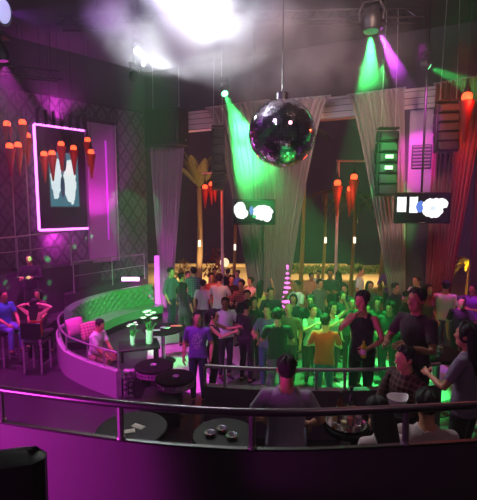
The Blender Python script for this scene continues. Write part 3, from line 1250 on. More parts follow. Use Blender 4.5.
# ------------------------------------------------------------------ mirror ball
def mirror_mat():
    m, nt, b = new_mat('mirror_tiles')
    b.inputs['Metallic'].default_value = 1
    b.inputs['Roughness'].default_value = .06
    b.inputs['Base Color'].default_value = (.86, .82, .88, 1)
    return m
bc = at_y(282, 133.5, 7.2)
br = 32.5 / FOC * 7.2 * 1.0
mbr = empty('mirror_ball', bc, 'big mirror ball hanging over the dance floor', 'mirror ball')
NA, NB = 72, 36
vs_, fs_ = [], []
for i in range(NB):
    a0, a1 = -PI / 2 + PI * i / NB, -PI / 2 + PI * (i + 1) / NB
    for j in range(NA):
        b0, b1 = 2 * PI * j / NA, 2 * PI * (j + 1) / NA
        mid_ = ((a0 + a1) / 2, (b0 + b1) / 2)
        q = []
        nrmv = Vector((math.cos(mid_[0]) * math.cos(mid_[1]), math.cos(mid_[0]) * math.sin(mid_[1]), math.sin(mid_[0])))
        jit = Vector((random.uniform(-1, 1), random.uniform(-1, 1), random.uniform(-1, 1))) * .012
        for a, b in ((a0, b0), (a0, b1), (a1, b1), (a1, b0)):
            a_ = mid_[0] + (a - mid_[0]) * .95
            bb = mid_[1] + (b - mid_[1]) * .95
            p = Vector((math.cos(a_) * math.cos(bb), math.cos(a_) * math.sin(bb), math.sin(a_)))
            k = 1.0 + (p - nrmv).dot(jit) * 6
            q.append(p * br * (1.002 * k))
        n0 = len(vs_)
        vs_ += q
        fs_.append((n0, n0 + 1, n0 + 2, n0 + 3))
MB().add(vs_, fs_).build('mirror_tile', mirror_mat(), mbr, smooth=False)
MB().ball((0, 0, 0), br * .992, 48, 24).build('core', mat('ball_core', (60, 56, 62), .3, metal=1.0), mbr)
mb = MB()
mb.lathe([(.10, br * .97), (.10, br + .10), (.03, br + .13)], 14)
mb.tube([(0, 0, br + .1), (0, 0, ZC - bc.z)], .012, 8)
mb.build('hanger', m_black, mbr)

# ------------------------------------------------------------------ moving lights
def moving_light(label, px, py, Y, tgt, size=.3, lens=(120, 255, 170), strength=3.0, group='moving stage lights'):
    c = at_y(px, py, Y)
    root = empty('stage_light', c, label, 'stage light', group)
    d = (Vector(tgt) - c).normalized()
    # base and yoke hang from the ceiling, the head points at its target
    mb = MB()
    hc = c - d * size * .55
    q_ = d.to_track_quat('Z', 'Y').to_matrix()
    pr = [(.0, -.55), (.30, -.5), (.46, -.2), (.48, .15), (.40, .42), (.42, .5), (.36, .5), (.34, .46)]
    rs = []
    for r, z in pr:
        rs.append([q_ @ Vector((max(r, .02) * size * math.cos(2 * PI * j / 20), max(r, .02) * size * math.sin(2 * PI * j / 20), z * size)) + hc - c for j in range(20)])
    mb.rings(rs)
    hd = mb.build('head', m_black, root)
    MB().rings([[q_ @ Vector((r * size * math.cos(2 * PI * j / 20), r * size * math.sin(2 * PI * j / 20), z * size)) + hc - c for j in range(20)] for r, z in ((.33, .46), (.33, .50), (.2, .53), (.02, .545))]).build('lens', emit('lens_%d_%d_%d' % lens, lens, strength), hd)
    sx = q_ @ Vector((1, 0, 0))
    sx.z = 0
    sx.normalize()
    o = hc - c
    yk = MB()
    top = Vector((o.x, o.y, o.z + size * .85))
    for s in (-1, 1):
        yk.tube([o + sx * s * size * .50, o + sx * s * size * .56 + Vector((0, 0, size * .4)), top + sx * s * size * .35], size * .07, 8)
    yk.tube([top - sx * size * .4, top + sx * size * .4], size * .08, 8)
    yk.build('yoke', m_black, root)
    bs = MB()
    bs.box(top + Vector((0, 0, size * .25)), (size * .9, size * .9, size * .4), bevel=size * .06)
    bs.tube([top + Vector((0, 0, size * .4)), Vector((top.x, top.y, ZC - c.z))], size * .06, 8)
    bs.build('base', m_black, root)
    return c, d

# ------------------------------------------------------------------ red lanterns
m_redglass = emit('red_glass', (190, 16, 14), .13, base=(90, 8, 8))
m_bulb = emit('lantern_bulb', (255, 76, 40), 3.2)
def lantern(label, px, py, Y, k=1.0, hang=None, group='red cone lanterns', lens=.75):
    c = at_y(px, py, Y)
    root = empty('lantern', c, label, 'lantern', group)
    r = .085 * k
    MB().ball((0, 0, 0), r, 12, 8).build('bulb', m_bulb, root)
    ln = lens * k
    mb = MB()
    mb.lathe([(.02, -ln), (.05 * k, -ln * .7), (.09 * k, -ln * .35), (.12 * k, -.12 * k), (.125 * k, -.07 * k), (.105 * k, -.06 * k)], 16)
    mb.build('glass_cone', m_redglass, root)
    MB().lathe([(.05 * k, .07 * k), (.055 * k, .12 * k), (.03 * k, .16 * k), (.015, .3 * k)], 12).build('cap', m_black, root)
    top = (hang if hang is not None else ZC) - c.z
    MB().tube([(0, 0, .28 * k), (0, 0, top)], .006, 6).build('cord', m_black, root)
    return c
LL = [(7, 124, 10.6, 'smallest red lantern at the wall edge, highest pair'), (22.5, 122.5, 10.4, 'high red lantern over the left pole beside the frame'),
      (27, 135.5, 10.9, 'red lantern just outside the corner of the magenta frame'), (9.5, 146, 10.2, 'low red lantern furthest from the frame'),
      (18, 145, 10.5, 'low red lantern second from the wall edge'), (44, 154, 11.2, 'lowest red lantern inside the frame, near its lit edge'),
      (52, 153, 11.4, 'red lantern just over the top of the upright screen'), (61, 144, 11.6, 'red lantern above the middle of the upright screen'),
      (73.5, 148, 11.8, 'red lantern beside the upright screen, alone on its cord'), (87.5, 140, 12.2, 'upper red lantern of the pair beside the magenta pilaster'),
      (91, 152, 12.0, 'lower red lantern of the pair beside the magenta pilaster')]
for px, py, Y, lb in LL:
    lantern(lb, px, py, Y)
big = lantern('large red lantern hanging before the red drape', 467, 97, 8.2, 1.15)
# twin black poles by the frame
for px, lb in ((10, 'thin dark pole standing by the terrace wall edge'), (25, 'thin dark pole standing beside the magenta frame')):
    a = wall_hit(px, 148, .5)
    b = wall_hit(px, 228, .5)
    r_ = empty('pole', (a.x, a.y, 1.85), lb, 'pole', 'poles by the lit frame')
    MB().tube([(0, 0, 0), (0, 0, a.z - 1.85)], .022, 8).build('shaft', m_steel, r_)
    MB().lathe([(.12, 0), (.12, .02), (.03, .04)], 14).build('base', m_black, r_)
    MB().lathe([(.03, a.z - 1.86), (.06, a.z - 1.83), (.02, a.z - 1.78)], 10).build('finial', m_steel, r_)

# magenta lamp tube on the terrace ledge, and floor uplight by the drape
for (pxa, pya), (pxb, pyb), Y, lb in (((122, 280), (139, 277.5), 13.4, 'short glowing magenta lamp tube lying on the middle terrace'),):
    a, b = at_y(pxa, pya, Y), at_y(pxb, pyb, Y)
    a.z = b.z = 1.20
    r_ = empty('lamp_tube', ((a + b) / 2).xy.to_3d() + Vector((0, 0, 1.12)), lb, 'lamp')
    o = (a + b) / 2
    MB().tube([Vector((a.x - o.x, a.y - o.y, .09)), Vector((b.x - o.x, b.y - o.y, .09))], .065, 12).build('tube', emit('magenta_tube_hot', (255, 170, 255), 4.0), r_)
    MB().box((0, 0, .015), (.4, .1, .03), bevel=.005).build('base', m_black, r_)
p = at_z(158, 312, .1)
r_ = empty('uplight', (p.x, p.y, 0), 'magenta floor uplight at the foot of the mauve drape', 'lamp')
MB().lathe([(.14, 0), (.15, .03), (.11, .08), (.10, .16), (.09, .16)], 18).build('housing', m_black, r_)
MB().lathe([(.088, .15), (.06, .18), (.01, .19)], 16).build('lens', emit('magenta_tube_hot', (255, 170, 255), 4.0), r_)
UPL = Vector((p.x, p.y, .25))
# added glowing upright, standing in for the drape edge lit magenta
ca = open_hit(160, 250, .15)
r_ = empty('light_column', (ca.x - .05, ca.y - .35, 0), 'slim acrylic column glowing magenta beside the mauve drape', 'lamp')
MB().box((0, 0, .95), (.16, .16, 1.9), bevel=.02).build('tube', emit('magenta_column', (224, 110, 240), .9), r_)
MB().box((0, 0, .02), (.3, .3, .04), bevel=.01).build('base', m_black, r_)

# ------------------------------------------------------------------ tiered lights tower on the dance floor
p = at_z(287, 305, .9)
tw = empty('light_tower', (p.x, p.y, 0), 'slim tapering tower of magenta lit discs in the middle of the crowd', 'lamp')
zt_ = at_y(288.5, 267, p.y).z
MB().tube([(0, 0, 0), (0, 0, zt_)], .02, 8).build('pole', m_steel, tw)
MB().lathe([(.22, 0), (.22, .03), (.04, .05)], 18).build('base', m_black, tw)
nd = 9
for i in range(nd):
    t = i / (nd - 1)
    z = zt_ - .04 - t * 1.05
    rd = .03 + .13 * t
    MB().lathe([(rd * .3, z - .035), (rd, z - .02), (rd, z + .01), (rd * .3, z + .03)], 18).build('disc', emit('tower_disc', (236, 120, 224), 1.4), tw)
MB().ball((0, 0, zt_ + .02), .04, 12, 8).build('finial', emit('tower_disc', (236, 120, 224), 1.4), tw)
# ------------------------------------------------------------------ tables, seats, drinks
def round_table(label, loc, r, h, group=None, studs=False, top=None):
    t = empty('round_table', loc, label, 'table', group)
    MB().lathe([(r * .2, h - .05), (r * .96, h - .05), (r, h - .035), (r, h - .01), (r * .97, h)], 32).build('tabletop', top or mat('table_black', (13, 11, 14), .6, spec=.2), t)
    if studs:
        ap = MB()
        ap.lathe([(r * .55, h - .22), (r * .93, h - .16), (r * .95, h - .05), (r * .9, h - .05)], 32)
        a = ap.build('apron', mat('magenta_vinyl', (170, 110, 170), .35), t)
        n = 34
        for i in range(n):
            an = 2 * PI * i / n
            MB().ball((r * .95 * math.cos(an), r * .95 * math.sin(an), h - .10), .017, 8, 6).build('stud', m_chrome, a)
        MB().lathe([(.09, 0), (.07, .06), (.06, h - .25), (.2 * r, h - .2)], 20).build('pedestal', mat('magenta_vinyl', (170, 110, 170), .35), t)
    else:
        MB().tube([(0, 0, 0), (0, 0, h - .05)], .045, 14).build('pedestal', m_steel if not studs else m_black, t)
    MB().lathe([(r * .62, 0), (r * .62, .015), (.07, .04)], 24).build('base', m_black, t)
    return t

def glass(label, loc, r=.032, h=.11, rgb=(230, 235, 235), fill=None, group='drinks on the tables'):
    t = empty('glass', loc, label, 'glass', group)
    m, = (MATS.get('clear_glass'),)
    if m is None:
        m, nt, b = new_mat('clear_glass')
        b.inputs['Base Color'].default_value = (.9, .92, .92, 1)
        b.inputs['Roughness'].default_value = .05
        b.inputs['Transmission Weight'].default_value = .9
        b.inputs['IOR'].default_value = 1.2
        MATS['clear_glass'] = m
    MB().lathe([(r * .8, 0), (r, h), (r * .92, h), (r * .74, .01)], 14).build('tumbler', m, t)
    if fill:
        MB().lathe([(r * .72, .012), (r * .86, h * .7), (.002, h * .7)], 14).build('drink', mat('drink_%d_%d_%d' % fill, fill, .2), t)
    return t

def bottle(label, loc, rgb, h=.27, r=.035, group='bottles on the tables', tilt=None):
    t = empty('bottle', loc, label, 'bottle', group)
    MB().lathe([(r * .9, 0), (r, .01), (r, h * .58), (r * .85, h * .66), (r * .40, h * .76), (r * .36, h * .95), (r * .42, h * .96), (r * .42, h)], 16).build('flask', mat('bottle_%d_%d_%d' % rgb, rgb, .12, coat=.5), t)
    MB().lathe([(r * 1.02, h * .18), (r * 1.02, h * .48)], 16, cap=False).build('paper_label', mat('paper', (220, 214, 200), .7), t)
    MB().lathe([(r * .46, h * .94), (r * .46, h + .01)], 12).build('stopper', m_black, t)
    return t

# booth tables
pT = at_z(163, 328, .80)
round_table('tall black pedestal table in front of the drape, with menus on it', (pT.x, pT.y, 0), .46, .80)
def item(name, label, loc, s, m, cat, group=None, rz=0.0, bev=.004):
    o = MB().box((0, 0, s[2] / 2), s, bevel=bev).build(name, m, None, loc=loc)
    o.rotation_euler.z = rz
    return tag(o, label, cat, group)
m_card_g = mat('menu_green', (150, 210, 170), .6)
m_card_r = mat('menu_red', (220, 110, 100), .6)
item('menu_card', 'pale green menu card near the front of the tall table', (pT.x - .16, pT.y - .18, .80), (.26, .12, .012), m_card_g, 'menu', 'menus on the tall table', .2)
item('menu_card', 'pale green menu card in the middle of the tall table', (pT.x + .05, pT.y + .02, .80), (.22, .12, .012), m_card_g, 'menu', 'menus on the tall table', -.3)
item('menu_card', 'red menu card at the far edge of the tall table', (pT.x + .28, pT.y + .16, .80), (.26, .10, .012), m_card_r, 'menu', 'menus on the tall table', .1)

pV = at_z(139, 344, .62)
lt = empty('low_table', (pV.x, pV.y, 0), 'low black square table carrying the two flower vases', 'table', None, .3)
MB().box((0, 0, .595), (.85, .65, .05), bevel=.01).build('tabletop', m_black, lt)
for sx in (-1, 1):
    for sy in (-1, 1):
        MB().box((sx * .36, sy * .26, .285), (.06, .06, .57), bevel=.005).build('leg', m_black, lt)
m_petal = mat('white_petal', (232, 240, 228), .7)
m_stem = mat('green_stem', (60, 130, 70), .6)
m_vase = mat('white_vase', (214, 206, 220), .3)
def vase(label, loc, k, n):
    t = empty('flower_vase', loc, label, 'vase', 'flower vases in the booth')
    MB().lathe([(.055 * k, 0), (.065 * k, .02), (.06 * k, .16 * k), (.068 * k, .24 * k), (.06 * k, .24 * k), (.05 * k, .05)], 18).build('vase', m_vase, t)
    for i in range(n):
        a = i * 2.4
        d = Vector((math.cos(a) * .10 * k, math.sin(a) * .08 * k, (.42 + .12 * random.random()) * k))
        b0 = Vector((math.cos(a) * .02, math.sin(a) * .02, .2 * k))
        mb = MB()
        mb.tube([b0, b0.lerp(d, .5) + Vector((0, 0, .03)), d], .005, 6)
        fl = mb.build('flower', m_stem, t)
        for q in range(6):
            an = q * PI / 3
            R = Matrix.Rotation(an, 3, 'Z') @ Matrix.Rotation(-.5, 3, 'Y')
            MB().ball(d + R @ Vector((.035 * k, 0, .01)), (.034 * k, .018 * k, .008 * k), 8, 5, R).build('petal', m_petal, fl)
        if i % 2 == 0:
            mb = MB()
            mb.tube([b0, b0.lerp(d, .7) + Vector((.03, .02, -.02)), d + Vector((.06, .03, -.10))], [.006, .016, .003], 6)
            mb.build('leaf', m_stem, t)
    return t
vase('small white vase of pale flowers on the low booth table', (pV.x - .12, pV.y - .05, .62), .85, 5)
vase('bigger white vase of pale flowers on the low booth table', (pV.x + .22, pV.y + .05, .62), 1.25, 7)
pS = at_z(175, 376.5, .66)
round_table('round black table with a studded magenta rim, before the man in the purple tee', (pS.x, pS.y, 0), .34, .66, 'studded round tables', True)
pS2 = at_z(154, 365, .62)
round_table('round black table with a studded magenta rim, half hidden behind another one', (pS2.x, pS2.y, 0), .36, .62, 'studded round tables', True)
for (p_, dx, dy, lb) in ((pS, .02, -.05, 'ashtray on the nearer studded table'), (pS2, 0, -.05, 'ashtray on the further studded table')):
    t = empty('ashtray', (p_.x + dx, p_.y + dy, .66 if p_ is pS else .62), lb + ' in the booth', 'ashtray', 'ashtrays')
    MB().lathe([(.04, 0), (.062, .035), (.052, .035), (.036, .008)], 16).build('dish', m_steel, t)
# dark cube stools
def cube_stool(label, loc, s, h, rz=0.0, group='dark cube stools'):
    t = empty('cube_stool', loc, label, 'stool', group, rz)
    MB().box((0, 0, h * .42), (s * .96, s * .96, h * .78), bevel=.02).build('base', m_blackm, t)
    MB().box((0, 0, h * .9), (s, s, h * .2), bevel=.03).build('cushion', mat('black_vinyl', (28, 24, 30), .4), t)
    return t
p = at_z(162, 394, .45)
t = cube_stool('wide black cube stool between the studded table and the near rail', (p.x, p.y, 0), .66, .45, .05)
p = at_z(140, 372, .42)
cube_stool('black cube stool beside the column of chrome balls', (p.x, p.y, 0), .44, .42, .1)
# cushions on the booth bench
def cushion(label, loc, m, rz, s=.42):
    mb = MB()
    n = 14
    rs = []
    for i in range(n + 1):
        t = -1 + 2 * i / n
        r = []
        w = s / 2 * (1 - .0 * t)
        for j in range(16):
            a = 2 * PI * j / 16
            cx, cy = math.cos(a), math.sin(a)
            sq = 1 / max(abs(cx) ** 1, abs(cy) ** 1, .7)
            th_ = .075 * max(.05, (1 - t ** 2)) ** .5
            r.append(Vector((w * t, cy * th_ * 1.0, cx * w * (1 - .08 * (t * t)) if True else 0)))
        rs.append(r)
    mb.rings(rs)
    o = mb.build('cushion', m, None, loc=loc)
    o.rotation_euler = (-.35, 0, rz)
    return tag(o, label, 'cushion', 'cushions on the booth bench')
cA, cB = at_z(70, 327, .70), at_z(81, 332, .70)
nA = Vector((.10, .06, 0))
cushion('plain pink cushion leaning on the near booth rail', cA + nA, mat('pink_cloth', (224, 130, 190), .8), .9)
cushion('shiny patterned pink cushion beside the man in white', cB + nA * 1.6, plaid('pink_pattern', (210, 120, 150), (250, 210, 180), (150, 60, 110), .07), .8)

# left group: chair, table, low bench
def dining_chair(label, loc, rz, m=None, sh=.62, group='dark chairs by the terrace'):
    t = empty('chair', loc, label, 'chair', group, rz)
    m = m or m_black
    MB().box((0, 0, sh - .035), (.44, .44, .07), bevel=.02).build('seat', mat('black_vinyl', (28, 24, 30), .4), t)
    MB().box((0, .22, sh + .24), (.44, .04, .36), bevel=.015).build('backrest', m, t)
    for sx in (-1, 1):
        for sy in (-1, 1):
            mb = MB()
            mb.box((sx * .19, sy * .19, (sh - .07) / 2), (.035, .035, sh - .07), bevel=.004)
            if sy > 0:
                mb.box((sx * .19, .21, sh + .1), (.035, .035, .36), bevel=.004)
            mb.build('leg', m_steel, t)
    mb = MB()
    for s in (-1, 1):
        mb.tube([(s * .19, -.19, .2), (s * .19, .19, .2)], .012, 6)
    mb.build('stretcher', m_steel, t)
    return t

# tables in the front booth
def tray_table(label, px, py, z, r, group='round black tables of the front booth'):
    p = at_z(px, py, z)
    return p, round_table(label, (p.x, p.y, ZT), r, z - ZT, group)
ft, _ = tray_table('round black cocktail table behind the balcony rail, papers on it', 132, 428, 1.66, .31)
for dx, dy, rz, lb in ((-.02, -.06, .3, 'loose pale paper slip lying nearest the edge of the cocktail table'), (.05, .02, -.5, 'loose pale paper slip at the centre of the cocktail table')):
    item('paper_slip', lb, (ft.x + dx, ft.y + dy, 1.66), (.12, .06, .006), mat('paper', (220, 214, 200), .7), 'paper', 'papers on the cocktail table', rz, .001)
ft2, _ = tray_table('round black cocktail table with small dishes near the seated man in grey', 224, 434, 1.62, .28)
for k, (dx, dy, lb) in enumerate(((-.12, -.02, 'small chrome dish on the table edge beside the seated man in grey'), (-.02, .05, 'small chrome dish in the middle of the table by the seated man'), (.07, -.06, 'small chrome dish close to the knee of the seated man in grey'))):
    t = empty('dish', (ft2.x + dx, ft2.y + dy, 1.62), lb, 'dish', 'chrome dishes')
    MB().lathe([(.02, 0), (.05, .03), (.045, .03), (.015, .006)], 14).build('bowl', m_chrome, t)
ft3, _ = tray_table('round black cocktail table crowded with bottles and glasses, by the dark-haired woman', 346, 424, 1.66, .21)
tr_ = MB().lathe([(.01, 0), (.165, 0), (.18, .02), (.172, .02), (.16, .008), (.01, .008)], 30).build('serving_tray', m_chrome, None, loc=(ft3.x, ft3.y, 1.66))
tag(tr_, 'round chrome tray holding the bottles and glasses', 'tray')
for dx, dy, kind, a in ((.06, .07, 'b', ((22, 20, 40), .30, 'dark tall bottle at the back of the chrome tray')), (-.03, .09, 'b', ((90, 30, 24), .24, 'red-brown bottle at the back of the chrome tray')),
                        (-.10, .02, 'g', ((220, 120, 40), 'glass of amber drink at the edge of the tray')), (.02, -.04, 'g', ((200, 60, 60), 'glass of red drink at the front of the tray')),
                        (.10, -.03, 'g', ((210, 150, 200), 'glass of pink drink next to the dark-haired woman')), (-.05, -.11, 'g', ((230, 210, 160), 'glass of pale drink at the near rim of the tray'))):
    if kind == 'b':
        bottle(a[2], (ft3.x + dx, ft3.y + dy, 1.669), a[0], a[1])
    else:
        glass(a[1], (ft3.x + dx, ft3.y + dy, 1.669), fill=a[0])
# white ice bucket
p = at_z(397, 408, 1.76)
_, tb = tray_table('round black side table under the white ice bucket', 397, 409, 1.76, .18)
bk = empty('ice_bucket', (p.x, p.y, 1.76), 'white flared ice bucket with a cut-out handle', 'bucket')
bk.scale = (.78,) * 3
rs_o, rs_i = [], []
mb = MB()
n = 28
for r, z in ((.075, 0), (.082, .004), (.098, .07), (.116, .13), (.12, .135), (.112, .132), (.092, .07), (.07, .012)):
    mb_r = []
    for j in range(n):
        a = 2 * PI * j / n
        lift = .035 * max(0, math.cos(a)) ** 4 * (1 if z > .1 else 0)
        mb_r.append(Vector((r * math.cos(a), r * math.sin(a), z + lift)))
    rs_o.append(mb_r)
mb.rings(rs_o)
mb.build('pail', mat('white_plastic', (232, 222, 226), .4), bk)
hd = MB()
hd.tube([Vector((.118, -.04, .12)), Vector((.128, -.035, .10)), Vector((.128, .035, .10)), Vector((.118, .04, .12)), Vector((.12, .03, .14)), Vector((.12, -.03, .14))], .007, 6, closed=True)
hd.build('handle', m_black, bk)
# drinks table among the guests on the tier
pD = at_z(437, 352, 1.70)
round_table('tall black bar table with drinks between the dark-dressed guests', (pD.x, pD.y, ZT), .33, .80)
bottle('green bottle standing on the bar table, taller one', (pD.x - .12, pD.y, 1.70), (50, 150, 80), .26)
glass('glass of pale yellow drink on the bar table', (pD.x + .02, pD.y - .04, 1.70), .04, .12, fill=(220, 210, 140))
bottle('pink frosted bottle standing on the bar table', (pD.x + .0, pD.y + .14, 1.70), (210, 80, 150), .32, .04)
glass('glass with green drink at the near edge of the bar table', (pD.x - .08, pD.y - .18, 1.70), .038, .11, fill=(60, 190, 90))
# near black armchair at the camera
ac = empty('armchair', at_y(-40, 470, 1.75).xy.to_3d() + Vector((0, 0, 1.25)), 'black leather armchair back in the dark corner before the balcony wall', 'armchair', None, .25)
m_leather = mat('black_leather', (20, 17, 20), .5, bump=.2, scale=40)
MB().box((0, 0, .28), (.62, .6, .36), bevel=.05).build('seat', m_leather, ac)
MB().box((0, .24, .62), (.60, .16, .90), rx=-.08, bevel=.05).build('backrest', m_leather, ac)
for s in (-1, 1):
    MB().box((s * .34, -.02, .38), (.12, .58, .50), bevel=.04).build('armrest', m_leather, ac)
for sx in (-1, 1):
    for sy in (-1, 1):
        MB().box((sx * .26, sy * .24, .05), (.05, .05, .10)).build('leg', m_black, ac)

# ------------------------------------------------------------------ ceiling kit
def truss(label, a, b, w=.28):
    a, b = Vector(a), Vector(b)
    d = (b - a).normalized()
    s = d.cross(Vector((0, 0, 1))).normalized()
    t = empty('lighting_truss', a, label, 'truss', 'lighting trusses')
    for sx, sz in ((-1, 0), (1, 0), (0, 1)):
        o = s * sx * w / 2 + Vector((0, 0, sz * w * .8))
        MB().tube([o, b - a + o], .022, 8).build('chord', m_steel_dark, t)
    n = int((b - a).length / .35)
    mb = MB()
    for i in range(n):
        p, q = d * (i * .35), d * (i * .35 + .175)
        mb.tube([p - s * w / 2, q + Vector((0, 0, w * .8)), d * ((i + 1) * .35) - s * w / 2], .010, 5)
        mb.tube([p + s * w / 2, q + Vector((0, 0, w * .8)), d * ((i + 1) * .35) + s * w / 2], .010, 5)
    mb.build('lattice', m_steel_dark, t)
    mb = MB()
    for f in (.1, .9):
        mb.tube([(b - a) * f + Vector((0, 0, w * .8)), (b - a) * f + Vector((0, 0, ZC - a.z))], .01, 6)
    mb.build('hanger', m_black, t)
    return t
m_steel_dark = mat('dark_steel', (60, 56, 62), .4, metal=.8)
truss('lighting truss crossing high over the dance floor', at_y(60, 28, 8.6), at_y(420, 20, 8.6))
truss('short lighting truss over the left terrace', at_y(-40, 70, 9.6), at_y(60, 80, 11.2))

# ------------------------------------------------------------------ outdoors
m_sand = mat('terrace_sand', (196, 168, 120), .9, var=.2, scale=1.2, bump=.3)
struct('ground', MB().prism([(-14, 15.4), (-3.2, 15.1), (9.8, 9.4), (24, 9.4), (24, 25.2), (-14, 25.2)], -.2, -.03), m_sand)
m_bark = mat('palm_bark', (172, 138, 92), .9, var=.3, scale=18, bump=.6)
m_frond = mat('palm_frond', (150, 140, 72), .7, var=.25, scale=10)
m_leafr = mat('dark_leaf', (84, 96, 50), .7, var=.3, scale=12)
def palm(label, px, pyb, pyt, Y, r=.13, fronds=11, fl=1.6, droop=.6, mf=None, upw=.7, lamp=None):
    top = at_y(px, pyt, Y)
    t = empty('palm_tree', (top.x, top.y, -.03), label, 'palm tree', 'palms on the terrace')
    hh = top.z + .03
    mb = MB()
    pts, rr = [], []
    for i in range(15):
        q = i / 14
        pts.append((.10 * math.sin(q * 2.2) - .10 * math.sin(2.2), .05 * math.sin(q * 3) - .05 * math.sin(3), hh * q))
        rr.append(r * (1.25 - .5 * q) * (1 + .05 * (i % 2)))
    mb.tube(pts, rr, 12)
    mb.build('trunk', m_bark, t)
    rs = random.Random(int(px * 7))
    for i in range(fronds):
        a = 2 * PI * i / fronds + rs.uniform(-.2, .2)
        el = rs.uniform(.15, 1.15) * upw if upw <= 1 else rs.uniform(.85, 1.4)
        L = fl * rs.uniform(.8, 1.15)
        d = Vector((math.cos(a), math.sin(a), 0))
        pts = []
        for k in range(9):
            s = k / 8
            pts.append(Vector((0, 0, hh)) + d * L * s * math.cos(el) + Vector((0, 0, L * (math.sin(el) * s - droop * s * s))))
        fr = MB()
        fr.tube(pts, [.028 - .022 * k / 8 for k in range(9)], 5)
        sd = d.cross(Vector((0, 0, 1)))
        for k in range(24):
            s = .12 + .88 * k / 24
            ii = min(7, int(s * 8))
            p = pts[ii].lerp(pts[ii + 1], s * 8 - ii)
            tg = (pts[ii + 1] - pts[ii]).normalized()
            ll = .27 * math.sin(PI * min(1, s * .85 + .12)) * fl / 1.6
            for g in (-1, 1):
                e2 = p + sd * g * ll * .75 + tg * ll * .5 + Vector((0, 0, -ll * .35))
                m_ = p.lerp(e2, .5) + Vector((0, 0, .02))
                wv = tg * .011
                fr.add([p - wv, p + wv, m_ + wv * 1.2, e2, m_ - wv * 1.2, m_ + Vector((0, 0, .006))], [(0, 1, 2, 5), (0, 5, 4), (5, 2, 3), (4, 5, 3)])
        fr.build('frond', mf or m_frond, t, smooth=False)
    if lamp:
        p = at_y(px, lamp, Y)
        q = (p.z + .03) / hh
        MB().box((.10 * math.sin(q * 2.2) - .1 * math.sin(2.2), -r * 1.35, p.z + .03), (.09, .10, .26), bevel=.02).build('trunk_lamp', emit('white_trunk_lamp', (255, 240, 215), 1.6), t)
    return t
palm('tall palm lit gold beside the mauve drape, fronds standing upright', 199, 268, 188, 16.2, .11, 13, 2.0, .35, None, 1.25, 243)
palm('thin palm standing between the centre drape and the white pole', 326, 270, 192, 18.0, .06, 11, 1.1, .8, mat('brown_frond', (92, 70, 44), .7), .6, 240)
palm('thin palm with green-gold drooping fronds just past the white pole', 355, 270, 196, 17.0, .065, 12, 1.5, .9, m_leafr, .5, 240)
palm('palm trunk leaning at the edge of the green-lit drape', 385, 270, 200, 17.5, .07, 9, 1.4, .8, m_leafr, .5, 241)
palm('dim palm close behind the edge of the centre drape', 305, 270, 130, 17.0, .075, 10, 1.5, .7, m_leafr, .5)
palm('thin palm beyond the gap left of the centre drape, small white lamp on it', 235, 268, 176, 17.5, .06, 9, 1.3, .9, m_leafr, .5, 247)
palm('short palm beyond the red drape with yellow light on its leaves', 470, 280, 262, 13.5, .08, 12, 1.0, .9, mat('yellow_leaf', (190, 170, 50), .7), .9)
# low growth and a hedge
def bush(name, label, cat, px, py, Y, w, h, m, n=260, group=None, kind=None):
    c = at_y(px, py, Y)
    rs = random.Random(int(px * 13 + py))
    fo = MB()
    for i in range(n):
        a, e_ = rs.uniform(0, 2 * PI), rs.uniform(0, PI / 2)
        q = rs.uniform(.5, 1)
        p = Vector((w * q * math.cos(a) * math.cos(e_), .5 * q * math.sin(a) * math.cos(e_), h * q * math.sin(e_)))
        d = Vector((rs.uniform(-1, 1), rs.uniform(-1, 1), rs.uniform(0, 1.2))).normalized()
        s = d.cross(Vector((rs.uniform(-1, 1), rs.uniform(-1, 1), .3))).normalized()
        L = rs.uniform(.12, .26)
        fo.add([p, p + d * L * .5 + s * L * .18, p + d * L, p + d * L * .5 - s * L * .18, p + d * L * .5 + Vector((0, 0, .012))], [(0, 1, 4), (1, 2, 4), (2, 3, 4), (3, 0, 4)])
    r_ = empty(name, (c.x, c.y, -.03), label, cat, group)
    fo.build('foliage', m, r_, smooth=False)
    mb = MB()
    for i in range(5):
        a = i * 1.3
        mb.tube([(0.1 * math.cos(a), .1 * math.sin(a), 0), (w * .4 * math.cos(a), .2 * math.sin(a), h * .6)], [.03, .01], 6)
    mb.build('stem', m_bark, r_)
    return r_
for i, (px, Y, w, h, lb) in enumerate(((296, 22, 1.0, .45, 'clipped hedge bush lit amber behind the light tower'), (316, 22, 1.0, .40, 'clipped hedge bush behind the seated terrace guest in white'), (336, 22, 1.0, .42, 'clipped hedge bush at the foot of the white pole'),
                                    (356, 22, 1.0, .46, 'clipped hedge bush behind the man in the pale shirt'), (376, 22, 1.0, .40, 'clipped hedge bush with yellow tips behind the red-haired guest'), (396, 22, 1.0, .46, 'clipped hedge bush by the foot of the green-lit drape'))):
    bush('hedge_bush', lb, 'bush', px, 272, Y, w, h, m_leafr, 380, 'hedge bushes beyond the terrace')
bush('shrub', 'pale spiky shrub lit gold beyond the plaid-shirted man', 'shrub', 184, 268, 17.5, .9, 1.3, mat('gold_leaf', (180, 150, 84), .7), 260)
bush('shrub', 'shrub with red-lit leaves below the terrace lanterns', 'shrub', 216, 240, 17.0, .8, 1.9, mat('copper_leaf', (140, 60, 40), .7), 260)  # red lantern light is put into the leaf colour
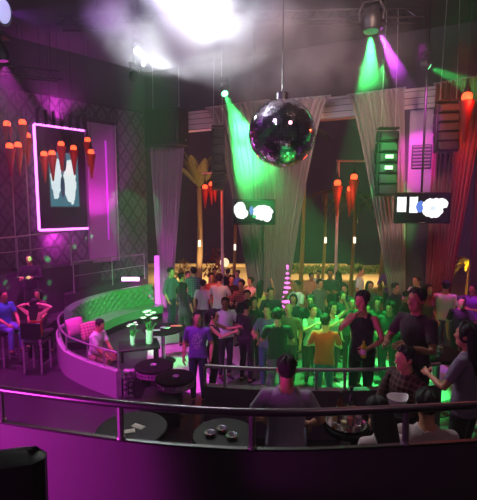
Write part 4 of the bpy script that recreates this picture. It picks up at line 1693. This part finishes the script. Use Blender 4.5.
# white pole with a bar of lanterns, second one by the palm
def lantern_post(label, px, pyt, Y, arms, group='terrace lantern posts', pale=True):
    t0 = at_y(px, pyt, Y)
    t = empty('lantern_post', (t0.x, t0.y, -.03), label, 'post', group)
    MB().tube([(0, 0, 0), (0, 0, t0.z + .03)], .055, 12).build('post', mat('white_post', (222, 196, 190), .5), t)
    ends = [at_y(p_, pyt, Y).x - t0.x for p_ in arms]
    MB().tube([(min(ends + [0]) - .08, 0, t0.z), (max(ends + [0]) + .08, 0, t0.z)], .035, 8).build('crossbar', mat('white_post', (222, 196, 190), .5), t)
    return t0.z
zc = lantern_post('white lantern post with a crossbar between the thin palms', 338.5, 160, 15.2, (367,))
lantern('red lantern on the near end of the crossbar of the white post', 337.5, 183, 15.05, 1.5, zc - .03, 'terrace lanterns', .8)
lantern('red lantern hanging highest under the crossbar', 354, 177, 15.1, 1.5, zc - .03, 'terrace lanterns', .8)
lantern('red lantern hanging lowest, between the other two on the crossbar', 350, 189, 15.35, 1.3, zc - .03, 'terrace lanterns', .8)
zc = lantern_post('pale lantern post half hidden by the centre drape', 222, 172, 15.0, (204,))
lantern('red lantern by the trunk of the tall gold palm', 205, 187, 15.0, 1.1, zc - .03, 'terrace lanterns by the palm', .7)
lantern('red lantern between the gold palm and the dark speaker stack', 211.5, 184, 15.1, 1.1, zc - .03, 'terrace lanterns by the palm', .7)
lantern('red lantern tight against the dark speaker stack', 215.5, 182.5, 14.9, 1.0, zc - .03, 'terrace lanterns by the palm', .7)
# pale globe lamp on a stand
g = at_y(224.5, 262.5, 17)
gl = empty('globe_lamp', (g.x, g.y, -.03), 'pale glowing globe lamp on a slim stand out on the terrace', 'lamp')
MB().ball((0, 0, g.z + .03), .19, 18, 12).build('globe', emit('globe_glow', (255, 236, 190), 1.1), gl)
MB().tube([(0, 0, 0), (0, 0, g.z - .14)], .025, 8).build('stand', m_steel, gl)
MB().lathe([(.16, 0), (.16, .02), (.03, .05)], 14).build('base', m_black, gl)
# low pale planter wall across the terrace
m_wallw = mat('planter_render', (226, 196, 140), .8, var=.1)
struct('wall_planter', MB().box((-1.5, 24.6, .02), (16, .4, .24), bevel=.02), m_wallw)
struct('wall_planter_near', MB().box((3.2, 17.6, .17), (3.8, .4, .46), bevel=.02), m_wallw)
# ------------------------------------------------------------------ the guests
C = cloth
jean = C('denim', (52, 62, 104)); dark = C('charcoal', (34, 32, 38)); black = C('black', (18, 17, 20)); khaki = C('khaki', (150, 132, 104)); grey = C('grey', (96, 94, 104))
navy = C('navy', (30, 34, 62)); white = C('white', (226, 226, 226))
DANCE = 'guests on the dance floor'
BACK = 'guests near the terrace'
TIER = 'guests on the raised tier'

# --- raised tier, nearest the camera
person('man in a grey tee sitting with his back turned, before the low rail', 287, 355, ZT, 1.76, 172, hair='short', top=('tee', C('lilac_grey', (150, 140, 160))), bottom=('trousers', jean), seat=.45, L=((.24, -.26, 1.06), (.7, .2, 1.0)), R=((.22, -.28, 1.04), (.8, .2, 1.0)), lean=4, vox=.011, group=TIER)
w, _ = person('woman in a black tank top standing by the rail end, hand at her mouth', 362, 291, ZT, 1.66, -28, 'f', hair='bun', top=('tank', black), bottom=('trousers', black), R='mouth', L=((.10, -.24, 1.06), (.7, .1, 1.0)), yaw=-20, nod=8, vox=.011, grip='L', group=TIER)
person('big man in a black tee and dark cap of hair, standing behind the plaid-shirted man', 417, 288, ZT, 1.80, -60, skin='brown', top=('tee', C('deep_maroon', (42, 26, 32))), bottom=('trousers', black), L='front', R='front', vox=.012, group=TIER)
person('man in a red plaid shirt seated and looking along the rail', 405, 346, ZT, 1.74, -62, top=('rolled', plaid('plaid_wine', (96, 48, 58), (170, 130, 130), (56, 30, 40), .055)), bottom=('trousers', dark), seat=.38, L='front', R='lap', yaw=-15, nod=4, vox=.011, group=TIER)
person('man in a pale tee with his back turned, seated close behind the balcony rail', 427, 389, ZT, 1.74, 165, top=('tee', C('pale_grey', (176, 160, 160))), bottom=('trousers', dark), seat=.34, L='table', R='table', lean=8, yaw=14, vox=.011, group=TIER)
person('dark-haired woman leaning over the bottle tray, white top', 376, 396, ZT, 1.62, 188, 'f', hair='long', top=('tee', C('pale_rose', (206, 184, 190))), bottom=('trousers', black), seat=.42, L='lap', R='lap', lean=14, nod=16, knees=(.12, -.36), vox=.011, group=TIER)
person('long-haired woman in a lilac top at the edge of the tier', 468, 322, ZT, 1.66, -140, 'f', hair='long', top=('tee', C('dull_lilac', (120, 100, 130))), bottom=('trousers', black), L='front', R='down', vox=.012, group=TIER)

# --- dance floor, front row
person('man in a purple tee with a faded chest print, facing the camera', 197.5, 311, 0, 1.72, -4, top=('tee', print_tee('tee_purple', (112, 76, 160), (196, 180, 206))), bottom=('trousers', navy), L='down', R='down', yaw=12, vox=.012, group=DANCE)
wd, _ = person('woman in a dark tank top stretching an arm out with a phone', 213.5, 309, 0, 1.66, 78, 'f', hair='tail', top=('tank', C('aubergine', (44, 26, 44))), bottom=('trousers', dark), L='reach', R=((.12, -.46, 1.36), (.5, -.1, .9)), grip='LR', yaw=0, vox=.013, group=DANCE)
person('man in a white polo shirt standing behind the woman with the phone', 225, 297, 0, 1.74, 28, skin='brown', hair='crop', top=('tee', C('polo_white', (226, 222, 226))), bottom=('trousers', dark), L='front', R='down', yaw=-30, nod=8, vox=.013, group=DANCE)
person('man in a violet-grey tee looking sideways behind the black shirt', 267.5, 304.5, 0, 1.71, -30, top=('tee', C('violet_grey', (96, 84, 122))), bottom=('trousers', jean), L='down', R='front', yaw=10, vox=.013, group=DANCE)
person('broad man in a black shirt seen from behind, above the seated man', 277.8, 308, 0, 1.80, 176, top=('tee', black), bottom=('trousers', grey), L='front', R='front', vox=.012, group=DANCE)
person('bald man in a brown shirt, green light on top of his head', 288.5, 303.5, 0, 1.69, -14, skin='tan', hair='none', top=('tee', C('brown_olive', (110, 86, 70))), bottom=('trousers', dark), L='down', R='front', nod=10, vox=.013, group=DANCE)
person('man in an orange-red shirt seen from behind, by the woman in black', 325.5, 314, 0, 1.74, 168, top=('tee', C('orange_red', (214, 56, 30))), bottom=('trousers', jean), L='front', R='front', yaw=-20, vox=.012, group=DANCE)
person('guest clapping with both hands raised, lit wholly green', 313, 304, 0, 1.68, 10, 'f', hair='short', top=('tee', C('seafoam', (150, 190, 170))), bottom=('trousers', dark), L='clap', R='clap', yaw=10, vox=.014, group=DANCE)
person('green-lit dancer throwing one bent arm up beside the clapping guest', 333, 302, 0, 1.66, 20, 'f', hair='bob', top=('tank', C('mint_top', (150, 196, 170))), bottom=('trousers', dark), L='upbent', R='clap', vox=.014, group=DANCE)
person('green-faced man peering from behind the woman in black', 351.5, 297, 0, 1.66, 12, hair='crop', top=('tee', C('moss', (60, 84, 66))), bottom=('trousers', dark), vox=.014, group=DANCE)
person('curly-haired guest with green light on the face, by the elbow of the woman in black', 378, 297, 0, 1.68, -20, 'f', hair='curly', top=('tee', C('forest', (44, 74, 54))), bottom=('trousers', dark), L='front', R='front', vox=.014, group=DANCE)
person('curly-haired guest in dark green further along the tier edge', 390, 302, 0, 1.70, -35, 'm', hair='curly', top=('long', C('bottle_green', (34, 58, 46))), bottom=('trousers', dark), L='front', R='down', vox=.014, group=DANCE)  # dark top tinted green for the light falling on the guest
person('man in a bright mint tee standing tall behind the bald man', 297, 280, 0, 1.80, -62, skin='brown', hair='crop', top=('tee', C('mint_white', (206, 226, 214))), bottom=('trousers', khaki), L='front', R='mouth', vox=.014, group=DANCE)  # white tee, its colour carries the green stage light
person('short guest with dark hair squeezed behind the bald man', 293.5, 294, 0, 1.62, -10, 'f', hair='bob', top=('tee', C('dark_teal', (30, 60, 56))), bottom=('trousers', dark), L='front', R='front', vox=.015, group=DANCE)
person('woman dancing in a lime top with one arm flung up, seen from behind', 261, 280.5, 0, 1.66, 150, 'f', hair='long', top=('tank', C('lime', (190, 214, 90))), bottom=('trousers', dark), R=((.36, .02, 1.72), (1.2, 0, 1.35)), L='hip', vox=.013, group=DANCE)

# --- back rows
person('man in a grey shirt at the drape, turned sideways', 171, 267.5, 0, 1.84, 66, top=('rolled', C('slate', (100, 92, 112))), bottom=('trousers', navy), L='front', R='down', group=BACK)
person('man in a blue-green plaid shirt seen from behind', 193.5, 267, 0, 1.80, 178, top=('long', plaid('plaid_teal', (92, 100, 116), (170, 180, 180), (60, 76, 92), .06)), bottom=('trousers', dark), group=BACK)
person('smaller guest in a pale lilac tee just past the plaid shirt', 203, 279.5, 0, 1.62, 170, top=('tee', C('pale_lilac', (190, 170, 190))), bottom=('trousers', dark), group=BACK)
person('red-lit man facing the room over the shoulder of the mint shirt', 211.5, 273, 0, 1.74, 10, top=('tee', C('coral', (206, 96, 76))), bottom=('trousers', jean), group=BACK)
person('man in a big mint shirt seen from behind', 219.5, 273.5, 0, 1.84, 160, top=('tee', C('mint_shirt', (190, 222, 206))), bottom=('trousers', dark), L='front', R='front', group=BACK)
person('man in a black shirt with a red-lit face', 231.5, 275, 0, 1.70, 6, top=('tee', C('ink', (30, 24, 30))), bottom=('trousers', black), R='front', L='front', group=BACK)
person('man in a red plaid shirt at the foot of the centre drape', 241.5, 280, 0, 1.72, -30, top=('rolled', plaid('plaid_red', (150, 60, 60), (220, 160, 150), (80, 30, 40), .06)), bottom=('trousers', dark), L='front', R='front', group=BACK)
person('guest in a pale pink top against the centre drape', 250.5, 277, 0, 1.66, -40, 'f', hair='bun', top=('long', C('blush', (236, 190, 196))), bottom=('trousers', dark), R='mouth', group=BACK)
person('man in a dark green jacket standing tall behind the dancers', 330.5, 269, 0, 1.84, -8, skin='brown', top=('long', C('jacket_green', (40, 62, 50))), bottom=('trousers', dark), L='front', R='front', yaw=-10, vox=.014, group=BACK)  # green light on the dark jacket is put into its cloth colour
person('woman with long dark hair, back turned, beside the green jacket', 338.5, 271.5, 0, 1.72, 175, 'f', hair='long', top=('long', C('raven', (26, 22, 26))), bottom=('trousers', black), group=BACK)
person('man in a pale mint shirt standing tall and looking along the terrace', 360.5, 266.5, 0, 1.86, 70, hair='crop', top=('tee', C('pale_mint', (206, 226, 216))), bottom=('trousers', dark), group=BACK)  # white shirt with the green light mixed into its colour
person('red-haired guest in a vivid violet shirt leaning over', 387.5, 264, 0, 1.86, -50, 'f', hair='short', haircol='red', top=('rolled', C('violet', (170, 60, 200))), bottom=('trousers', dark), lean=10, L='front', R='front', group=BACK)
person('dark-haired guest in smoky grey with a bob behind the woman in black', 370, 281, 0, 1.72, 0, 'f', hair='bob', top=('long', C('smoke', (44, 42, 46))), bottom=('trousers', dark), group=BACK)
person('man in a white long-sleeved shirt by the pier, face turned aside', 417, 275.5, 0, 1.86, -70, top=('long', C('soft_white', (206, 190, 196))), bottom=('trousers', black), L='front', R='front', group=BACK)
person('man in a white polo seen from behind before the red drape', 446, 280, 0, 1.88, 160, top=('tee', C('polo_cream', (206, 186, 180))), bottom=('trousers', grey), L='front', R='down', vox=.014, group=BACK)
person('guest in a glowing violet shirt at the edge of the room', 473, 284, 0, 1.74, -60, top=('tee', C('neon_violet', (150, 60, 230))), bottom=('trousers', dark), L='front', R='front', group=BACK)  # shirt colour stands in for the violet light on the guest
person('dark figure in black standing between the pier and the violet shirt', 396, 283, 0, 1.70, 30, top=('long', C('coal', (24, 22, 24))), bottom=('trousers', black), group=BACK)
person('dark-clothed guest in plum black near the tall table by the drape', 181.5, 273, 0, 1.64, 120, top=('long', C('plum_black', (36, 26, 38))), bottom=('trousers', black), group=BACK)
person('guest in a dark red top between the pale shirt and the black figure', 428.5, 284, 0, 1.80, 20, 'f', hair='long', top=('tee', C('brick', (110, 44, 44))), bottom=('trousers', black), group=BACK)
person('guest in a grey tee half hidden behind the green jacket', 320, 279, 0, 1.70, 30, top=('tee', C('ash', (90, 88, 90))), bottom=('trousers', dark), group=BACK)
person('guest in a dark blue top behind the orange shirt', 344.5, 284, 0, 1.70, -15, 'f', hair='long', top=('tee', C('midnight', (30, 34, 60))), bottom=('trousers', black), group=BACK)
person('guest in black between the red plaid shirt and the lime top', 247, 290, 0, 1.70, 0, top=('long', C('jet', (24, 22, 26))), bottom=('trousers', black), vox=.015, group=BACK)

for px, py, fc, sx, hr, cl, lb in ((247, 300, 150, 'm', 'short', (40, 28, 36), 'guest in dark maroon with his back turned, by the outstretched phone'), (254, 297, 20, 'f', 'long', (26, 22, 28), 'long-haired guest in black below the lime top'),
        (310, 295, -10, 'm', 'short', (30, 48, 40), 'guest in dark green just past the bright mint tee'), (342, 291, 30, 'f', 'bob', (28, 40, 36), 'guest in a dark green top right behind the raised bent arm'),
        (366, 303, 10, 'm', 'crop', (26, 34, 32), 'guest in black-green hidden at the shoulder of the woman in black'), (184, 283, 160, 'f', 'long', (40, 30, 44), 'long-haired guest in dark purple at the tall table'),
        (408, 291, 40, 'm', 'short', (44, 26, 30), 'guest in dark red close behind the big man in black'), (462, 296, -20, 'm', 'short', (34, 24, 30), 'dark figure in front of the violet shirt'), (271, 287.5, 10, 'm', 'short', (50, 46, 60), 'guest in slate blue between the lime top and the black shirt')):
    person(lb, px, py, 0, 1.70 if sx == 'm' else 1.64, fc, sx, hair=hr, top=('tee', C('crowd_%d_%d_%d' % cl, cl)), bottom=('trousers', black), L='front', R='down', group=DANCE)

# --- terrace outside
OUT = 'guests sitting out on the terrace'
def bench(label, loc, w, rz=0):
    t = empty('terrace_bench', loc, label, 'bench', 'pale terrace benches', rz)
    MB().box((0, 0, .40), (w, .45, .07), bevel=.01).build('seat', mat('bench_wood', (170, 136, 96), .6), t)
    for s in (-1, 1):
        MB().box((s * (w / 2 - .12), 0, .185), (.08, .38, .37), bevel=.01).build('leg', mat('bench_wood', (170, 136, 96), .6), t)
for px, py, sk, tm, lb, fc in ((318.5, 270.5, 'tan', white, 'guest in white sitting out on the terrace near the white post', -30), (311.5, 273, 'tan', C('peach', (214, 150, 120)), 'guest in a peach top sitting next to the one in white outside', 20),
                               (214.5, 268, 'tan', C('rust', (160, 84, 60)), 'guest in a rust top sitting outside below the globe lamp', 20), (228, 268.5, 'tan', black, 'guest in black sitting outside just past the globe lamp', 170),
                               (237.5, 270, 'light', C('sky_blue', (120, 150, 200)), 'guest in a blue top sitting outside near the centre drape', -30), (188, 271, 'tan', C('sand_top', (190, 160, 120)), 'guest in a sand-coloured top sitting outside behind the plaid shirt', 40)):
    r_, _u = person(lb, px, py, -.03, 1.72, fc, skin=sk, top=('tee', tm), bottom=('trousers', dark), seat=.44, L='lap', R='lap', vox=.02, group=OUT)
    bench({318.5: 'terrace bench under the guest in white outside', 311.5: 'terrace bench under the guest in peach outside', 214.5: 'terrace bench under the guest in rust outside', 228: 'terrace bench under the guest in black outside', 237.5: 'terrace bench under the guest in blue outside', 188: 'terrace bench under the guest in sand outside'}[px], (r_.location.x, r_.location.y, -.03), .55, math.radians(fc))

# --- left side
LG = 'guests at the terrace corner'
g1, _ = person('woman seen from behind on a dark chair, both hands on her head', 34.5, 298, 0, 1.70, 178, 'f', skin='light', hair='long', top=('strapless', C('red_top', (170, 50, 40))), bottom=('trousers', black), seat=.74, L='head', R='head', vox=.013, group=LG)
dining_chair('dark open-legged chair under the woman with her hands on her head', (g1.location.x, g1.location.y, 0), math.radians(178), sh=.72)
g2, _ = person('guest in a blue top and jeans slouching sideways on a dark chair', 3, 290, 0, 1.74, 62, 'm', top=('tee', C('blue_top', (60, 100, 190))), bottom=('trousers', C('blue_jeans', (96, 104, 190))), seat=.80, L='lap', R='lap', vox=.014, group=LG)  # blue light on the guest is painted into the top
dining_chair('dark open-legged chair under the guest in jeans', (g2.location.x, g2.location.y, 0), math.radians(62), sh=.79)
g3, _ = person('guest facing across the table, face lit pink behind the raised arms', 37.5, 289, 0, 1.66, 5, 'f', hair='bob', top=('tee', C('wine_top', (90, 40, 60))), bottom=('trousers', black), seat=.80, vox=.016, L='lap', R='lap', group=LG)
cube_stool('dark cube stool under the guest facing across the table', (g3.location.x, g3.location.y, 0), .44, .79)
person('man in black standing up on the lower terrace, face dappled with green', 29, 254, .58, 1.78, 8, top=('long', black), bottom=('trousers', black), L='front', R='front', vox=.014, group=LG)
bm, _ = person('man in a white tee sitting in the green booth, leaning to his knees', 101, 319.5, 0, 1.74, 72, hair='short', top=('tee', C('tee_white', (230, 222, 230))), bottom=('trousers', khaki), seat=.34, L=((.10, -.46, 1.0), (.5, .0, .9)), R=((.10, -.44, 1.02), (.5, .0, .9)), lean=12, nod=6, vox=.012, group='guests in the booth')
# seats under the seated guests of the tier
for o, lb, s, hh in ((PEOPLE[0], 'black cube stool under the man in grey', .46, .44), (PEOPLE[3], 'black cube stool under the man in red plaid', .46, .37), (PEOPLE[4], 'black cube stool under the man in the pale tee', .46, .33), (PEOPLE[5], 'black cube stool under the woman by the tray', .44, .41)):
    cube_stool(lb, (o.location.x, o.location.y, o.location.z), s, (hh - .04) * o.scale.x, o.rotation_euler.z)
# held things: a lime drink in the hand of the woman in black, a phone in the stretched hand
def hand_at(root, key):
    b = [c for c in root.children if c.name.startswith('body')][0]
    n = len(b.data.vertices)
    return b
def world_hand(root, which, per_hand=None):
    """centre of the palm in world space: hands are the last vertices of the body, L first"""
    b = hand_at(root, which)
    V = np.empty(len(b.data.vertices) * 3, np.float32)
    b.data.vertices.foreach_get('co', V)
    V = V.reshape(-1, 3)
    hn = root_hand_n(b)
    seg = V[-2 * hn:-hn] if which == 'L' else V[-hn:]
    c = seg[:70].mean(axis=0)
    M = Matrix.Translation(root.location) @ root.rotation_euler.to_matrix().to_4x4() @ Matrix.Scale(root.scale.x, 4)
    return M @ Vector(c.tolist())
def root_hand_n(b):
    return HAND_N
_t = MB()
hand_mesh(_t, Vector((0, 0, 0)), Vector((0, -1, 0)), Vector((0, 0, 1)), 1)
HAND_N = len(_t.v)
hp = world_hand(w, 'L')
dr = bottle('lime-green drink bottle in the hand of the woman in black', hp + Vector((-.01, -.035, -.06)), (190, 220, 40), .22, .034, None)
hp = world_hand(wd, 'L')
ph = MB().box((0, 0, 0), (.012, .075, .14), bevel=.004).build('phone', m_black, None, loc=hp + Vector((.035, -.02, .03)))
ph.rotation_euler = (0, .2, .2)
tag(ph, 'dark phone in the stretched-out hand of the woman in the tank top', 'phone')
# ------------------------------------------------------------------ light
w_ = bpy.data.worlds.new('night')
scene.world = w_
w_.use_nodes = True
bg = w_.node_tree.nodes['Background']
bg.inputs[0].default_value = (*lin((52, 30, 40)), 1)
bg.inputs[1].default_value = 0.55

GREEN, MAG, VIO, RED, WARM, WHITE = (.05, 1, .17), (1, .06, .85), (.55, .08, 1), (1, .07, .03), (1, .72, .40), (.92, .95, 1)
K = 1.0
MOV = []
def mover(label, px, py, Y, tgt, rgb, power, deg, lens, size=.3, strength=3.0, blend=.25):
    c, d = moving_light(label, px, py, Y, tgt, size, lens, strength)
    spot('spot_beam', c + d * .04, tgt, rgb, power, deg, blend, .03)
    return c, d
# the green key over the dance floor
mover('stage light throwing the strong green beam beside the mirror ball', 225, 94, 10.6, at_y(268, 196, 8.4), GREEN, 21000, 22, (120, 255, 170), .24, 8)
mover('big stage light at the top throwing a broad green beam before the taupe drape', 371, 33, 8.4, at_y(362, 300, 8.1), GREEN, 5500, 29, (40, 160, 90), .42, .5)
mover('stage light with a violet beam just behind the big green one', 379, 31, 8.6, at_y(455, 195, 8.2), (.8, .07, 1), 5000, 20, (170, 60, 220), .26, .5)
mover('stage light throwing a short green beam towards the red lantern', 430, 67, 9.2, at_y(470, 86, 9.0), GREEN, 8000, 26, (110, 255, 160), .20, 5)
mover('stage light throwing a faint green beam down the patterned wall', 137, 75, 10.6, at_y(136, 150, 12.2), GREEN, 800, 22, (120, 255, 170), .22, 4)
mover('stage light with a faint magenta beam high by the patterned wall', 133, 80, 10.2, at_y(112, 170, 12.0), MAG, 600, 22, (200, 80, 220), .22, 1)
mover('white stage light blazing through the smoke at the very top', 205, 7, 7.6, (0.6, 2.0, 4.2), WHITE, 900, 80, (255, 255, 255), .36, 25, .6)
mover('white stage light with a hard glare beside the smoke', 138, 51, 9.0, (-.4, 3.0, 4.4), WHITE, 500, 60, (255, 255, 255), .22, 16, .6)
mover('white stage light streaking sideways under the smoke', 144, 63, 9.2, at_y(190, 68, 8.6), WHITE, 1500, 26, (240, 245, 255), .20, 4, .5)
mover('stage light with a small white lens in the upper corner of the room', 6, 12, 6.6, (3, 6.4, 5.2), VIO, 400, 40, (200, 200, 255), .5, .6)
mover('small dim stage light hung in the corner over the left terrace', 3, 62, 8.6, (-4, 9, 1), MAG, 1800, 60, (190, 60, 190), .3, .4)
# added wash and fill spots without fittings, some inside the frame
spot('green_wash', (1.9, 3.0, 5.7), (1.65, 8.6, .9), GREEN, 1200, 26, .5, .15)
spot('green_wash_booth', (-.6, 3.4, 5.9), (-2.9, 12.0, .7), GREEN, 6000, 20, .5, .15)
spot('green_floor_wash', (-3.2, 4.0, 5.9), at_z(172, 350, 0), GREEN, 7000, 15, .5, .15)
spot('violet_wash', (-3.6, 4.2, 7.8), (-.72, 7.3, 1.35), (.9, .08, 1), 2000, 15, .6, .15)
spot('magenta_front', (-4.6, .7, 2.15), (-1.9, 2.9, 1.85), MAG, 1000, 44, .9, .45)
spot('magenta_booth', (-4.2, 1.4, 7.6), (-3.2, 8.2, .3), MAG, 2800, 30, .6, .2)
spot('magenta_left', (-7.5, 3.0, 7.6), (-4.4, 9.6, .6), MAG, 520, 46, .6, .2)
spot('pier_wash', at_y(424, 40, 8.2), at_y(421, 160, 11.0), MAG, 1300, 24, .6, .1)
spot('room_fill', (2.5, 1.0, 7.8), (2.0, 6.5, 1.0), (1, .5, .6), 80, 90, .8, .4)
spot('red_drape_wash', at_y(468, 30, 8.6), at_y(452, 210, 10.2), RED, 600, 60, .6, .2)
spot('back_red', (-1.1, 8.2, 5.6), (-.25, 10.9, 1.6), (1, .07, .04), 900, 17, .6, .1)
spot('drape_green_edge', at_y(360, 60, 8.8), at_y(392, 232, 10.8), GREEN, 1100, 13, .6, .1)
spot('violet_corner', at_y(470, 120, 9.2), at_y(472, 300, 9.0), (.5, .08, 1), 500, 26, .5, .1)
spot('violet_back', at_y(380, 120, 9.8), at_y(388, 285, 10.3), (.7, .08, 1), 240, 16, .5, .1)
spot('drape_fill', (2.2, 4.0, 8.0), at_y(300, 190, 12.5), (1, .60, .50), 2000, 60, .7, .3)
spot('house_fill', (-1.5, 2.6, 7.9), (-1.0, 11.5, 6.0), (.80, .55, 1), 700, 90, .8, .3)  # added violet-grey fill that lifts the ceiling and haze
spot('orange_pin', (1.0, 3.4, 6.6), at_z(326, 345, .9), (1, .22, .06), 520, 13, .6, .1)
spot('smoke_wash', at_y(120, -40, 6.4), at_y(260, 40, 8.2), (.84, .76, 1), 1500, 60, .8, .2)
spot('speaker_green', at_y(382, 60, 8.5), at_y(388, 165, 10.2), GREEN, 2200, 20, .5, .05)
# added narrow spots standing in for mirror ball flecks on the left terrace
for px_, py_, Y_ in ((9, 281, 10.4), (65, 284, 10.8), (62, 294, 10.2), (56, 253, 12), (59, 254, 12), (78, 262, 12.4), (29, 259, 10.5), (66, 272, 11), (74, 247, 13), (22, 280, 10.3), (5, 268, 10.6), (84, 240, 13.5), (20, 305, 9.4), (46, 312, 9.0)):
    g_ = at_y(px_, py_, Y_)
    spot('mirror_fleck', bc + (g_ - bc).normalized() * (br + .04), g_, GREEN, 5500, 1.2, .5, .01)
# fittings that glow
point('lantern_glow', at_y(50, 165, 10.6), RED, 25, .2)
point('lantern_glow', at_y(84, 160, 11.3), RED, 12, .2)
point('lantern_glow', big + Vector((0, -.25, -.1)), RED, 40, .15)
point('lantern_glow', at_y(345, 195, 14.7), RED, 50, .3)
point('lantern_glow', at_y(210, 195, 14.7), RED, 25, .3)
point('uplight_glow', UPL, MAG, 60, .08)
spot('uplight_beam', UPL, UPL + Vector((.25, .4, 3)), MAG, 260, 40, .6, .06)
spot('niche_glow', wall_hit(60, 118, .35), wall_hit(60, 112, .05) + Vector((0, 0, .8)), MAG, 220, 120, .8, .2)
spot('niche_glow', wall_hit(56, 236, .35), wall_hit(56, 241, .0), MAG, 60, 130, .8, .2)
spot('pilaster_wash', wall_hit(104, 262, 2.2), wall_hit(102, 180, .1), MAG, 700, 34, .6, .1)
# outdoors: warm uplights at the palms and over the sand
spot('palm_uplight', at_y(203, 275, 15.4).xy.to_3d() + Vector((0, 0, .1)), at_y(199, 175, 16.2), WARM, 700, 50, .5, .1)
for px, Y in ((326, 17.2), (355, 16.2), (385, 16.7), (235, 16.8), (305, 16.4)):
    b = at_y(px, 270, Y)
    spot('palm_uplight', (b.x, b.y - .3, .1), (b.x, b.y + .8, 4.5), WARM, 14, 40, .5, .1)
spot('sand_light', (-2.5, 18.8, 3.0), (-1.5, 20.5, 0), WARM, 1500, 110, .6, .3)
spot('sand_light', (5.5, 18.4, 3.0), (4.4, 20.8, 0), WARM, 1500, 110, .6, .3)
spot('yellow_leaf_light', at_y(466, 262, 12.6), at_y(472, 280, 13.5), (1, .7, .1), 90, 70, .6, .1)

# ------------------------------------------------------------------ haze in the room and smoke under the ceiling
def vol_mat(name, rgb, dens, aniso=.2):
    m = bpy.data.materials.new(name)
    m.use_nodes = True
    nt = m.node_tree
    nt.nodes.clear()
    out = nt.nodes.new('ShaderNodeOutputMaterial')
    v = nt.nodes.new('ShaderNodeVolumeScatter')
    v.inputs['Color'].default_value = (*rgb, 1)
    v.inputs['Density'].default_value = dens
    v.inputs['Anisotropy'].default_value = aniso
    nt.links.new(v.outputs[0], out.inputs['Volume'])
    return m, nt, v
m_haze, _, _ = vol_mat('haze', (.95, .93, 1), .0065, .2)
hz = MB().prism([(-10.2, -3.2), (10, -3.2), (10, 9.4), (-3.2, 15.3), (-10.2, 8.3)], -.1, ZC + .05).build('haze', m_haze, None, smooth=False)
tag(hz, 'thin haze filling the whole club room', 'haze', None, 'stuff')

def smoke(label, c, s, dens, scale, seed):
    m, nt, v = vol_mat('smoke_%d' % seed, (.92, .93, 1), dens, .1)
    x, y, z, tc = sep(nt)
    n = nt.nodes.new('ShaderNodeTexNoise')
    n.inputs['Scale'].default_value = scale
    n.inputs['Detail'].default_value = 4
    n.inputs['Roughness'].default_value = .6
    mp = nt.nodes.new('ShaderNodeMapping')
    mp.inputs['Location'].default_value = (seed * 3.1, seed * 1.7, 0)
    nt.links.new(tc.outputs['Object'], mp.inputs[0])
    nt.links.new(mp.outputs[0], n.inputs['Vector'])
    r2 = None
    for o, r in ((x, s[0]), (y, s[1]), (z, s[2])):
        q = M2(nt, 'MULTIPLY', o, 1 / r)
        q = M2(nt, 'MULTIPLY', q, q)
        r2 = q if r2 is None else M2(nt, 'ADD', r2, q)
    fall = M2(nt, 'SUBTRACT', 1.0, r2, True)
    k = M2(nt, 'MULTIPLY', M2(nt, 'SUBTRACT', n.outputs['Fac'], .38, True), 3.2)
    k = M2(nt, 'MULTIPLY', k, fall)
    nt.links.new(M2(nt, 'MULTIPLY', k, dens), v.inputs['Density'])
    o = MB().ball((0, 0, 0), s, 24, 14).build('smoke', m, None, loc=c)
    tag(o, label, 'smoke', None, 'stuff')
    return o
smoke('bright smoke billowing under the ceiling around the white stage light', at_y(190, 20, 7.3), (1.9, 1.3, .95), 2.2, 1.2, 1)
smoke('thin smoke drifting under the ceiling above the mirror ball', at_y(275, 55, 8.6), (3.0, 1.6, 1.0), .5, 1.0, 2)
smoke('thin smoke hanging in the strong green beam beside the mirror ball', at_y(252, 155, 9.4), (.95, 1.0, 1.9), .5, 1.4, 3)
smoke('low streak of smoke lit white beside the hard-glare stage lights', at_y(160, 63, 9.2), (.75, .5, .30), 1.4, 2.0, 4)
